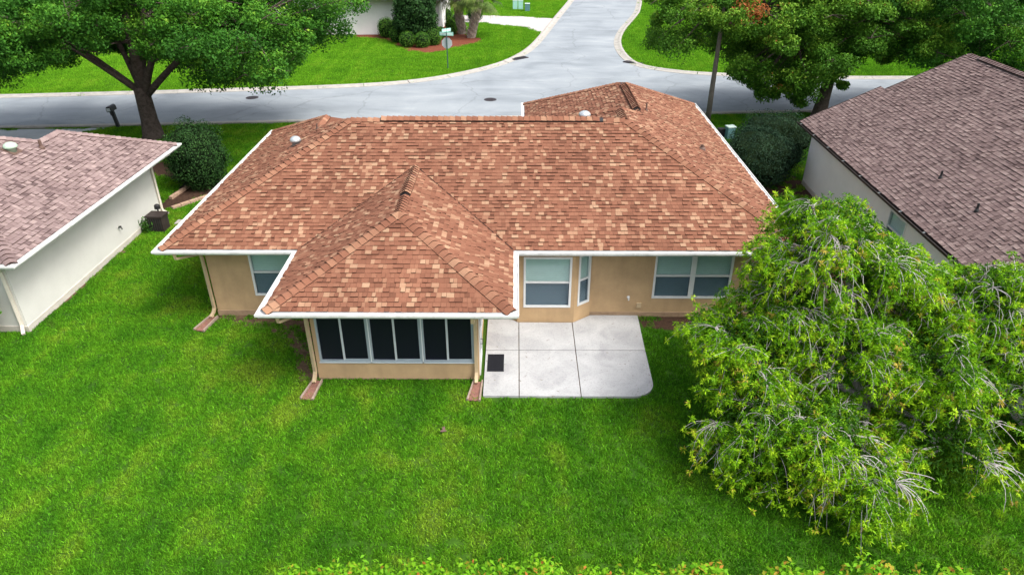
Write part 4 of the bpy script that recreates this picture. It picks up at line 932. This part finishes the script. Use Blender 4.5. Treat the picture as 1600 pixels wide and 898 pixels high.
for k, (x, y, r, lab) in enumerate(((684, 44, .85, 'clipped shrub right of the big dark bush beside the house corner'), (697, 40, .9, 'clipped shrub in the back row, third left of the palms'), (704, 50, .6, 'small clipped ball in front of the back row left of the palms'), (690, 18, 1.0, 'dark shrub by the far end of the white house corner'), (713, 44, .65, 'small yellow-green shrub touching the left palm trunk'), (742, 36, .9, 'dark shrub behind the two palm trunks'), (690, 62, .55, 'low dark shrub behind the street sign'), (706, 58, .6, 'low dark shrub just left of the palm bases'))):
    fs(x, y, r, lab, 20+k, 1.05, 'box_leaf' if k not in (3, 5, 6) else 'shrub_leaf')
shrub(atz(652, 66), (1.75, 1.7, 2.3), 9000, .22, 'shrub_leaf', 'big dark conical bush rising behind the clipped shrubs across the road', None, lump=.22, seed=31, h=2.2, spread=1.0, name='large_bush')

# ---- limbs
def bend(a, b, sag=.0, n=7, wob=.12, rnd=random):
    a, b = Vector(a), Vector(b); L = (b-a).length; o1, o2 = Vector([rnd.uniform(-1, 1) for _ in range(3)])*wob*L, None
    return [a+(b-a)*t+o1*math.sin(math.pi*t)*.5+Vector((0, 0, sag*L*math.sin(math.pi*t))) for t in [i/(n-1) for i in range(n)]]
def oak(name, base, label, group, fork, limbs, clusters, leaf, per, mat, trunk_r, tintb, keep=None, lumps=7):
    t = thing(name, base, label, 'tree', group); base = Vector(base); fork = Vector(fork)
    tr = MB(); tp = [base-Vector((0, 0, .1)), base+Vector((.0, 0, .15)), base+(fork-base)*.35, base+(fork-base)*.7, fork]
    tr.tube(tp, [trunk_r*1.7, trunk_r*1.3, trunk_r*1.02, trunk_r*.95, trunk_r*.9], 14); tr.build('trunk', 'bark', t, smooth=True)
    ends = []
    for tgt, r in limbs:
        st = base+(fork-base)*random.uniform(.72, .98); pts = bend(st, tgt, .06, 8, .10); mb = MB()
        mb.tube(pts, [r*(1-.8*i/7) for i in range(8)], 9); mb.build('limb', 'bark', t, smooth=True); ends += pts[3:]
    br = MB()
    for (c, rad) in clusters:
        c = Vector(c); e = min(ends, key=lambda q: (q-c).length+.4*abs(q.z-c.z)); pts = bend(e, c, .04, 5, .12); br.tube(pts, [.07, .06, .045, .03, .015], 5, caps=False)
        for k in range(3):
            q = c+Vector((random.uniform(-1, 1)*rad[0], random.uniform(-1, 1)*rad[1], random.uniform(-.6, .6)*rad[2]))*.8; br.tube(bend(c, q, 0, 4, .1), [.03, .02, .012, .006], 4, caps=False)
    br.build('branches_or_core', 'bark', t)
    PP, NN, TT = [], [], []
    for i, (c, rad) in enumerate(clusters):
        c = np.array(c); rad = np.array(rad)
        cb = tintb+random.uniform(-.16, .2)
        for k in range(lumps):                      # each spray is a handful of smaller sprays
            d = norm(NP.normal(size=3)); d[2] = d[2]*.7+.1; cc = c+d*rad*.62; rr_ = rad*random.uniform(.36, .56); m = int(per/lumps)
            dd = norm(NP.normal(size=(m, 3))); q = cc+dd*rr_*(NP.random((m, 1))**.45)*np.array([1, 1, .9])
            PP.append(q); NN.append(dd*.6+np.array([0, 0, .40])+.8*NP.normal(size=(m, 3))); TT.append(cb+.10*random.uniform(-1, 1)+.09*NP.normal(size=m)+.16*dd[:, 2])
    P = np.concatenate(PP); N = np.concatenate(NN); Tn = np.concatenate(TT)
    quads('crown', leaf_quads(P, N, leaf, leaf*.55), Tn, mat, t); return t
def contour(pts):
    xs = [p[0] for p in pts]; ys = [p[1] for p in pts]
    return lambda x: float(np.interp(x, xs, ys))
def fill_crown(n, cen, rad, rlo, rhi, bottom, xlim, zlo, tries=6000, shell=.55, flat_=.85):
    """leaf sprays through a dome-shaped crown whose underside follows the outline seen from the yard"""
    out = []; cen = Vector(cen)
    for _ in range(tries):
        if len(out) >= n: break
        d = Vector([random.gauss(0, 1) for _ in range(3)]).normalized(); k = shell+(1-shell)*random.random()**.6
        c = cen+Vector((d.x*rad[0], d.y*rad[1], d.z*rad[2]))*k
        if c.z < zlo: continue
        r = random.uniform(rlo, rhi); x, y = px(c); s = F/((c-Vector((0, 0, H))).length)
        if not (xlim[0] < x-r*s*.55 and x+r*s*.75 < xlim[1]): continue
        if y+r*flat_*s*.55 > bottom(x) or min(bottom(x-r*s*.6), bottom(x+r*s*.6)) < y+r*flat_*s*.2: continue
        if y < -260: continue
        if any((Vector(o[0])-c).length < .36*(r+o[1][0]) for o in out): continue
        out.append((tuple(c), (r, r, r*flat_)))
    return out
cl = contour([(-400, 150), (0, 148), (22, 128), (40, 112), (110, 106), (145, 95), (165, 82), (200, 102), (285, 106), (300, 128), (330, 142), (420, 143), (470, 132), (485, 108), (520, 88), (555, 60), (575, 28), (580, -40), (590, -300)])
c1 = fill_crown(230, (-19.5, 36.6, 5.4), (14.4, 6.4, 4.2), .8, 1.7, cl, (-500, 588), 2.6, tries=14000, shell=.25)
oak('oak_tree', (-19.55, 37.2, 0), 'large dark green oak with forked trunk on the verge at upper left', None, (-19.6, 37.25, 2.7),
    [((-23.5, 36.6, 5.6), .15), ((-21.3, 37.8, 7.0), .18), ((-19.9, 37.4, 8.5), .34), ((-18.6, 38.4, 8), .22), ((-17.0, 36.6, 5.6), .24), ((-13.5, 36.2, 5.8), .2), ((-27, 38.2, 6.5), .16)], c1, .145, 1350, 'oak_leaf', .42, .47)
cr = contour([(940, -20), (955, 30), (975, 52), (1020, 82), (1060, 104), (1100, 106), (1130, 102), (1150, 128), (1180, 150), (1205, 168), (1235, 174), (1258, 168), (1280, 150), (1292, 128), (1325, 140), (1340, 98), (1400, 96), (1470, 100), (1700, 110)])
c2 = fill_crown(200, (17.2, 41.2, 5.2), (11.2, 5.2, 4.6), .7, 1.5, cr, (948, 1520), 1.8, tries=14000, shell=.2)
c2 += [(tuple(aty(x, y, Y)), (r, r, r*.7)) for x, y, Y, r in ((1195, 118, 39.6, 1.2), (1222, 140, 39.4, 1.0), (1248, 128, 39.2, 1.15), (1200, 150, 39.8, .8), (1240, 158, 39.4, .8), (1268, 110, 39.0, 1.2), (1180, 132, 40.2, .8), (1300, 118, 39.8, .9), (1312, 132, 40.2, .55))]
oak('oak_tree', (17.6, 41.0, 0), 'loose leafy oak with a rusty patch on the verge between the middle and right houses', None, (17.9, 41.2, 3.0),
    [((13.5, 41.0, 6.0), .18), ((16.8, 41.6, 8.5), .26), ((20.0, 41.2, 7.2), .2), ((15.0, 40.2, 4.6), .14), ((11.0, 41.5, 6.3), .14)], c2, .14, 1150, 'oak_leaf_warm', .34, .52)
cz = contour([(1200, 60), (1300, 96), (1400, 98), (1480, 102), (1540, 118), (1800, 160)])
c3 = fill_crown(170, (30.0, 40.5, 5.6), (13.0, 6.0, 4.2), .9, 1.7, cz, (1300, 2000), 2.4, tries=14000, shell=.2)
oak('oak_tree', (30.5, 38.6, 0), 'dark dense oak behind the ridge of the right house', None, (30.4, 38.8, 3.0),
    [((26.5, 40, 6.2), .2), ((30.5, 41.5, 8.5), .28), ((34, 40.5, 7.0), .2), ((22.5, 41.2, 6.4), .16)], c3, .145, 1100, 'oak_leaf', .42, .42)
# the rusty dead spray on the oak
rp = aty(1172, 18, 38.6); P = np.array(rp)+norm(NP.normal(size=(420, 3)))*np.array([1.0, .7, .75])*NP.random((420, 1))**.5
# (part of that oak's crown)
rust = quads('dead_spray', leaf_quads(P, NP.normal(size=P.shape)+np.array([0, -.3, .8]), .19, .1), 1.0+0*P[:, 0], 'oak_leaf_warm', [o for o in bpy.data.objects if o.type == 'EMPTY' and o.get('label', '').startswith('loose leafy oak')][0], 'stuff')

# ---- palms
def palm(base, top, label, seed):
    rnd = random.Random(seed); t = thing('palm_tree', base, label, 'palm tree', 'palms in the mulch bed'); base, top = Vector(base), Vector(top)
    mb = MB(); mb.tube(bend(base-Vector((0, 0, .1)), top, 0, 6, .02, rnd), [.38, .34, .30, .28, .27, .25], 12); mb.build('trunk', 'palm_bark', t)
    bo = MB(); n = 90; L = (top-base).length
    for i in range(n):                                          # criss-cross leaf boots
        k = i/n; a = i*2.4; o = base+(top-base)*k; dr = Vector((math.cos(a), math.sin(a), 0)); si = Vector((-math.sin(a), math.cos(a), 0))
        r = .36-.1*k; p0 = o+dr*r*.92; p1 = o+dr*(r+.13)+Vector((0, 0, .34))
        for sg in (-1, 1): bo.tube([p0+si*sg*.14, p1], [.05, .022], 4)
    bo.build('leaf_boots', 'palm_bark', t)
    V, T_ = [], []; pet = MB()
    for i in range(34):
        a = i*2.39996+rnd.uniform(-.2, .2); el = R(rnd.uniform(-48, 65)); d = Vector((math.cos(a)*math.cos(el), math.sin(a)*math.cos(el), math.sin(el)))
        l = rnd.uniform(.9, 1.3); hub = top+d*l; hub.z -= .15; pet.tube([top, top+d*l*.6+Vector((0, 0, .08)), hub], [.03, .022, .015], 4)
        side = d.cross(Vector((0, 0, 1))).normalized(); upv = side.cross(d); tn = rnd.uniform(.2, .8) if el > -.3 else rnd.uniform(.5, 1)
        for j in range(26):
            b = R(-110+220*j/25); q = d*math.cos(b)+side*math.sin(b); ln_ = rnd.uniform(.85, 1.1)*(1-.25*abs(b)/2); w = q.cross(upv).normalized()*.032
            mid = hub+q*ln_*.6+upv*.05; tip = hub+q*ln_*.95+Vector((0, 0, -.38*ln_*rnd.uniform(.7, 1.2)))
            V.append([hub, mid-w, tip, mid+w]); T_.append(tn+rnd.uniform(-.15, .15))
    pet.build('petioles', 'palm_leaf', t)
    quads('fronds', np.array([[list(q) for q in f] for f in V]), np.array(T_), 'palm_leaf', t)
pb1 = atz(722, 53); palm(pb1, pb1+Vector((-.5, .1, 3.35)), 'left palm of the crossing pair in the mulch bed, trunk with criss-cross boots', 3)
pb2 = atz(736, 59); palm(pb2, pb2+Vector((.95, -.2, 3.4)), 'right palm of the pair in the mulch bed, leaning right with brown boots', 5)

# ---- weeping bottlebrush in the yard
bb_base = Vector((8.3, 13.4, 0)); bb = thing('bottlebrush_tree', bb_base, 'big weeping bright green tree with pale arching twigs at the right of the yard', 'tree')
domes = []
for x, y, Y, r in ((1300, 400, 14.9, 1.55), (1225, 480, 14.5, 1.05), (1395, 445, 14.9, 1.1), (1165, 550, 13.8, 1.1), (1180, 660, 12.7, 1.15), (1320, 545, 13.7, 1.25), (1285, 680, 12.0, 1.0), (1340, 755, 11.2, .9), (1440, 580, 13.1, 1.2), (1480, 695, 12.0, 1.15), (1540, 485, 14.2, 1.3), (1580, 600, 13.0, 1.25), (1640, 520, 13.8, 1.4), (1215, 735, 11.9, .8)):
    domes.append((aty(x, y, Y), r))
mb = MB(); mb.tube([bb_base-Vector((0, 0, .1)), bb_base+Vector((0, .05, .5)), bb_base+Vector((.05, 0, 1.3))], [.26, .2, .17], 10); mb.build('trunk', 'bark', bb, smooth=True)
top = bb_base+Vector((.05, 0, 1.25))
for c, r in domes:
    L = MB(); pts = bend(top, c+Vector((0, 0, r*.15)), .10, 8, .10); L.tube(pts, [.11-.012*i for i in range(8)], 6); L.build('limb', 'bark_pale', bb, smooth=True)
RP_, RN_, RT_ = [], [], []; tw = MB(); rnd = random.Random(21)
def inside_other(p, me): return any((p-c).length < r*.82 for c, r in domes if c is not me)
nb = 0
for c, r in domes:
    count = int(27*r*r)
    for _ in range(count):
        d = Vector((rnd.gauss(0, 1), rnd.gauss(0, 1), rnd.gauss(.35, .75))).normalized()
        if d.z < -.35: continue
        o = c+d*r*rnd.uniform(.55, .95)
        if inside_other(o, c): continue
        # a short pale branch out to this point, then a fountain of arching twigs
        tw.tube(bend(c+d*r*.2, o, .08, 4, .1, rnd), [.03, .026, .022, .016], 5, caps=False)
        bt = rnd.uniform(.32, .68); ntw = rnd.randint(15, 26); bare = rnd.random() < .3; nb += 1
        for k in range(ntw):
            a = rnd.uniform(0, 2*math.pi); h = Vector((math.cos(a), math.sin(a), 0))*rnd.uniform(.5, 1)+Vector((d.x, d.y, 0))*.7
            L_ = rnd.uniform(.35, .95); rise = rnd.uniform(.05, .38); drop = rnd.uniform(.25, 1.05); pts = []; cu = Vector((rnd.gauss(0, .09), rnd.gauss(0, .09), 0))
            for i in range(6):
                s_ = i/5; pts.append(o+h*(L_*.75*s_)+Vector((cu.x*math.sin(s_*3), cu.y*math.sin(s_*3), L_*(rise*s_*2*(1-s_*.3)-drop*s_*s_))))
            if pts[-1].z < .15: continue
            if bare or k % 2 == 0: tw.tube(pts, [.0095, .009, .008, .0065, .005, .003] if bare else [.008, .0075, .007, .006, .004, .003], 3, caps=False)
            for s_ in ((5, 4, 3) if not bare else (5,)) if k % 3 else (5, 4, 3, 2):
                q = pts[s_]+Vector((rnd.gauss(0, .05), rnd.gauss(0, .05), rnd.gauss(0, .04))); m = 20 if s_ > 3 else 9
                dd = norm(NP.normal(size=(m, 3))+np.array([0, 0, .35]))
                RP_.append(np.repeat(np.array(q)[None], m, 0)); RN_.append(dd); RT_.append(np.full(m, bt+rnd.uniform(-.16, .2)+(.20 if s_ == 5 else -.02 if s_ > 3 else -.22)+(.6 if rnd.random() < .01 else 0))+.08*NP.normal(size=m))  # tip highlights and inner crown shade painted in through the tint
tw.build('twigs', 'bark_pale', bb)
P = np.concatenate(RP_); D = np.concatenate(RN_); Tn = np.concatenate(RT_); n = len(P)
side = norm(np.cross(D, NP.normal(size=(n, 3)))); Lf = .108*(.65+.7*NP.random((n, 1))); Wf = .027*(.8+.4*NP.random((n, 1)))
V = np.stack([P+D*.015, P+D*Lf*.5+side*Wf*.5, P+D*Lf+np.array([0, 0, -.02]), P+D*Lf*.5-side*Wf*.5], 1)
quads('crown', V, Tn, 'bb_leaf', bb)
# leaf mass inside the crown, its shade put in by dark tints
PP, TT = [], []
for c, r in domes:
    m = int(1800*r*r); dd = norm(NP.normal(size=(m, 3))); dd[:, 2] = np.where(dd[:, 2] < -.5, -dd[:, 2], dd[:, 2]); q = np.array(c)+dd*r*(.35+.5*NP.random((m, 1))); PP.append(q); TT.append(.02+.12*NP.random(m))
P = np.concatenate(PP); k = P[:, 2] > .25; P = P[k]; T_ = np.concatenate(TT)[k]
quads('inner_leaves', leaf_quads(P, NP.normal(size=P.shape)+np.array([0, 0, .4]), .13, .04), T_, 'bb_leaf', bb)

# ---- hedge along the near boundary
def hedge(name, x0, x1, yc, topf, n, label, orange, group):
    t = thing(name, ((x0+x1)/2, yc, 0), label, 'hedge', group); P = []; T_ = []; st = MB(); Nn = []
    for i in range(n):
        x = NP.uniform(x0, x1); tp = topf(x); h = tp+abs(NP.normal())*.05; yy = yc+NP.normal()*.16; a = NP.uniform(0, 6.28); lean = Vector((math.cos(a)*.16, math.sin(a)*.16, 0))
        b = Vector((x, yy, max(.05, h-.75))); e = Vector((x, yy, h))+lean; st.tube([b, e], [.006, .003], 3, caps=False); org = random.random() < orange
        for k in range(13):
            f = .35+.65*k/12; q = b+(e-b)*f; an = k*2.4; dr = Vector((math.cos(an), math.sin(an), .45)); P.append(list(q+dr*.045)); Nn.append([dr.x*.5, dr.y*.5, .8])
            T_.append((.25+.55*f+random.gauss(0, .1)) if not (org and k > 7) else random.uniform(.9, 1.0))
    P, Nn, T_ = np.array(P), np.array(Nn), np.array(T_)
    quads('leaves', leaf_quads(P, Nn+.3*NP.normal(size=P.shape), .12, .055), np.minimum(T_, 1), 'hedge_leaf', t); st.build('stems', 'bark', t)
def tops(base, amp, f, s): return lambda x: base+amp*noise.noise(Vector((x*f, s, 0)))+amp*.6*noise.noise(Vector((x*f*3.1, s+5, 0)))
hedge('hedge', -4.35, 1.6, 8.55, tops(.93, .45, 1.3, 1), 850, 'yellow-green leafy hedge top along the bottom edge, middle stretch', .01, 'hedge along the bottom edge')
hedge('hedge', 1.7, 8.3, 8.5, tops(.93, .45, 1.3, 7), 930, 'leafy hedge with orange new tips along the bottom edge under the big tree', .16, 'hedge along the bottom edge')
hedge('hedge', -9.6, -4.6, 8.2, tops(.74, .5, 1.3, 3), 450, 'low yellow-green hedge sprigs barely showing at the bottom left edge', .0, 'hedge along the bottom edge')
hedge('hedge', 8.4, 10.6, 8.45, tops(.82, .45, 1.3, 9), 230, 'last orange-tipped stretch of hedge in the bottom right corner', .2, 'hedge along the bottom edge')
# shrub at the far left edge beside the neighbour's corner
shrub((-15.85, 17.35, 0), (.62, .6, 1.0), 1500, .13, 'hedge_leaf', 'light green leafy shrub at the left frame edge by the pale house corner', None, lump=.25, seed=41, h=1.0, spread=1.0, name='leafy_shrub', tb=.42)
# weeds round the utility box
def weeds(c, r, n, label):
    t = thing('weed_clump', c, label, 'weeds'); P = np.array(c)+np.stack([NP.normal(size=n)*r, NP.normal(size=n)*r, NP.random(n)*.5], 1)
    quads('leaves', leaf_quads(P, NP.normal(size=(n, 3))+np.array([0, 0, .4]), .15, .04), .45+.2*NP.normal(size=n), 'box_leaf', t)
weeds((-14.55, 25.35, .02), .13, 260, 'tall weeds between the dark utility box and the pale wall')
# dry leaf
p = atz(693, 677); mb = MB(); mb.add([p+Vector(q) for q in ((-.10, 0, .07), (-.02, -.05, .09), (.10, .02, .07), (.0, .07, .10))], [(0, 1, 2, 3)]); mb.add([p+Vector(q) for q in ((-.02, .05, .08), (.04, .1, .07), (.02, .18, .09), (-.05, .12, .1))], [(0, 1, 2, 3)])
tag(mb.build('fallen_leaf', 'lead'), 'small dry curled leaf lying alone on the lawn in front of the sunroom', 'leaf')

# ---- grass blades (nobody could count them)
def inpoly(X, Y, poly):
    c = np.zeros(X.shape, bool); n = len(poly)
    for i in range(n):
        x0, y0 = poly[i][0], poly[i][1]; x1, y1 = poly[(i+1) % n][0], poly[(i+1) % n][1]
        if y0 == y1: continue
        k = ((y0 > Y) != (y1 > Y)) & (X < (x1-x0)*(Y-y0)/(y1-y0)+x0); c ^= k
    return c
def project(X, Y):
    cy, sy = math.cos(YAW), math.sin(YAW); a = X*cy+Y*sy; b = -X*sy+Y*cy; c, s = math.cos(TH), math.sin(TH)
    d = b*c+H*s; return 800+F*a/d, 449-F*(b*s-H*c)/d
HOUSE_FP = [(WX0, 29.0), (WX0, WY), (SWX0, WY), (SWX0, SWY), (SWX1, SWY), (SWX1, WY), (WX1, WY), (WX1, 33.3), (1.3, 33.3), (1.3, 27.4), (-4.8, 27.4), (-4.8, 29)]
PATIO_FP = [(-.90, 15.03), (3.25, 15.03), (3.6, 15.2), (3.82, 15.7), (3.9, 19.2), (-.9, 19.2)]
BLOCK = [HOUSE_FP, PATIO_FP, lw, [tuple(RP(*q)[:2]) for q in ((.36, -.75), (.36, -19.5), (12, -19.5), (12, -.75))], road_poly, dw, bed_far,
         [(-34, 28.5), (-24.6, 28.5), (-24.4, 37.6), (-22.9, 38.9), (-36, 38.0)], bed_left[:5]+bed_left[-3:]]
THIN = [[(8.6, 20.2), (12.9, 18.5), (13.2, 31.2), (11.6, 33.8), (9.6, 32.6), (9.3, 28.0), (8.6, 26)], [(3.98, 18.6), (5.2, 18.45), (7.6, 18.3), (7.7, 19.17), (3.85, 19.17)], [(-9.45, 18.9), (-7.6, 18.6), (-6.6, 17.5), (-6.0, 15.9), (-5.45, 15.7), (-5.45, 19.17), (-9.5, 19.17)]]
def lawn_cells(x0, x1, y0, y1, s, kerbpad):
    X, Y = np.meshgrid(np.arange(x0, x1, s)+s/2, np.arange(y0, y1, s)+s/2); X, Y = X.ravel(), Y.ravel()
    u, v = project(X, Y); k = (u > -220) & (u < 1820) & (v < 1000) & (v > -60)
    for b in BLOCK: k &= ~inpoly(X, Y, b)
    thin = np.zeros(X.shape, bool)
    for b in THIN: thin |= inpoly(X, Y, b)
    k &= ~(thin & (NP.random(X.shape) < .72))
    return X[k], Y[k]
def grass(name, cells, s, density, blades, patch, bl, bw, seed, mat='blade'):
    X, Y = cells; n = len(X); V = np.zeros((n, 4, 3)); h = s/2
    for i, (a, b) in enumerate(((-1, -1), (1, -1), (1, 1), (-1, 1))): V[:, i, 0] = X+a*h; V[:, i, 1] = Y+b*h
    V[:, :, 2] = -.004
    o = quads(name, V, np.full(n, .5), mat, None, 'stuff')
    ng = bpy.data.node_groups.new(name, 'GeometryNodeTree'); ng.interface.new_socket('Geometry', in_out='INPUT', socket_type='NodeSocketGeometry'); ng.interface.new_socket('Geometry', in_out='OUTPUT', socket_type='NodeSocketGeometry')
    N, L = ng.nodes, ng.links; gi = N.new('NodeGroupInput'); go = N.new('NodeGroupOutput')
    cone = N.new('GeometryNodeMeshCone'); cone.fill_type = 'NONE'; cone.inputs['Vertices'].default_value = 3; cone.inputs['Radius Top'].default_value = .0003; cone.inputs['Radius Bottom'].default_value = bw; cone.inputs['Depth'].default_value = bl
    grid = N.new('GeometryNodeMeshGrid'); grid.inputs['Size X'].default_value = patch; grid.inputs['Size Y'].default_value = patch; grid.inputs['Vertices X'].default_value = 2; grid.inputs['Vertices Y'].default_value = 2
    dp = N.new('GeometryNodeDistributePointsOnFaces'); dp.inputs['Density'].default_value = blades/patch**2; dp.inputs['Seed'].default_value = seed; L.new(grid.outputs['Mesh'], dp.inputs['Mesh'])
    rv = N.new('FunctionNodeRandomValue'); rv.data_type = 'FLOAT_VECTOR'; rv.inputs[0].default_value = (-.75, -.75, 0); rv.inputs[1].default_value = (.75, .75, 6.28)
    rs = N.new('FunctionNodeRandomValue'); rs.data_type = 'FLOAT'; rs.inputs[2].default_value = .5; rs.inputs[3].default_value = 1.5
    ip = N.new('GeometryNodeInstanceOnPoints'); L.new(dp.outputs['Points'], ip.inputs['Points']); L.new(cone.outputs['Mesh'], ip.inputs['Instance']); L.new(rv.outputs[0], ip.inputs['Rotation']); L.new(rs.outputs[1], ip.inputs['Scale'])
    re = N.new('GeometryNodeRealizeInstances'); L.new(ip.outputs[0], re.inputs[0]); sm = N.new('GeometryNodeSetMaterial'); sm.inputs['Material'].default_value = M[mat]; L.new(re.outputs[0], sm.inputs['Geometry'])
    d2 = N.new('GeometryNodeDistributePointsOnFaces'); d2.inputs['Density'].default_value = density; d2.inputs['Seed'].default_value = seed+1; L.new(gi.outputs[0], d2.inputs['Mesh'])
    r2 = N.new('FunctionNodeRandomValue'); r2.data_type = 'FLOAT_VECTOR'; r2.inputs[0].default_value = (0, 0, 0); r2.inputs[1].default_value = (0, 0, 6.28); r2.inputs['Seed'].default_value = 5
    r3 = N.new('FunctionNodeRandomValue'); r3.data_type = 'FLOAT'; r3.inputs[2].default_value = .75; r3.inputs[3].default_value = 1.2; r3.inputs['Seed'].default_value = 9
    i2 = N.new('GeometryNodeInstanceOnPoints'); L.new(d2.outputs['Points'], i2.inputs['Points']); L.new(sm.outputs[0], i2.inputs['Instance']); L.new(r2.outputs[0], i2.inputs['Rotation']); L.new(r3.outputs[1], i2.inputs['Scale'])
    L.new(i2.outputs[0], go.inputs[0]); m = o.modifiers.new('grass', 'NODES'); m.node_group = ng; return o
tag(grass('lawn_grass', lawn_cells(-34, 34, 7.2, 43, .25, 0), .25, 30, 95, .30, .065, .0085, 3), 'mown green lawn grass round the houses', 'grass', kind='stuff')
tag(grass('verge_grass', lawn_cells(-46, 46, 43, 100, .5, 0), .5, 14, 70, .62, .08, .016, 13, 'blade_far'), 'green grass along the road and beyond it', 'grass', kind='stuff')
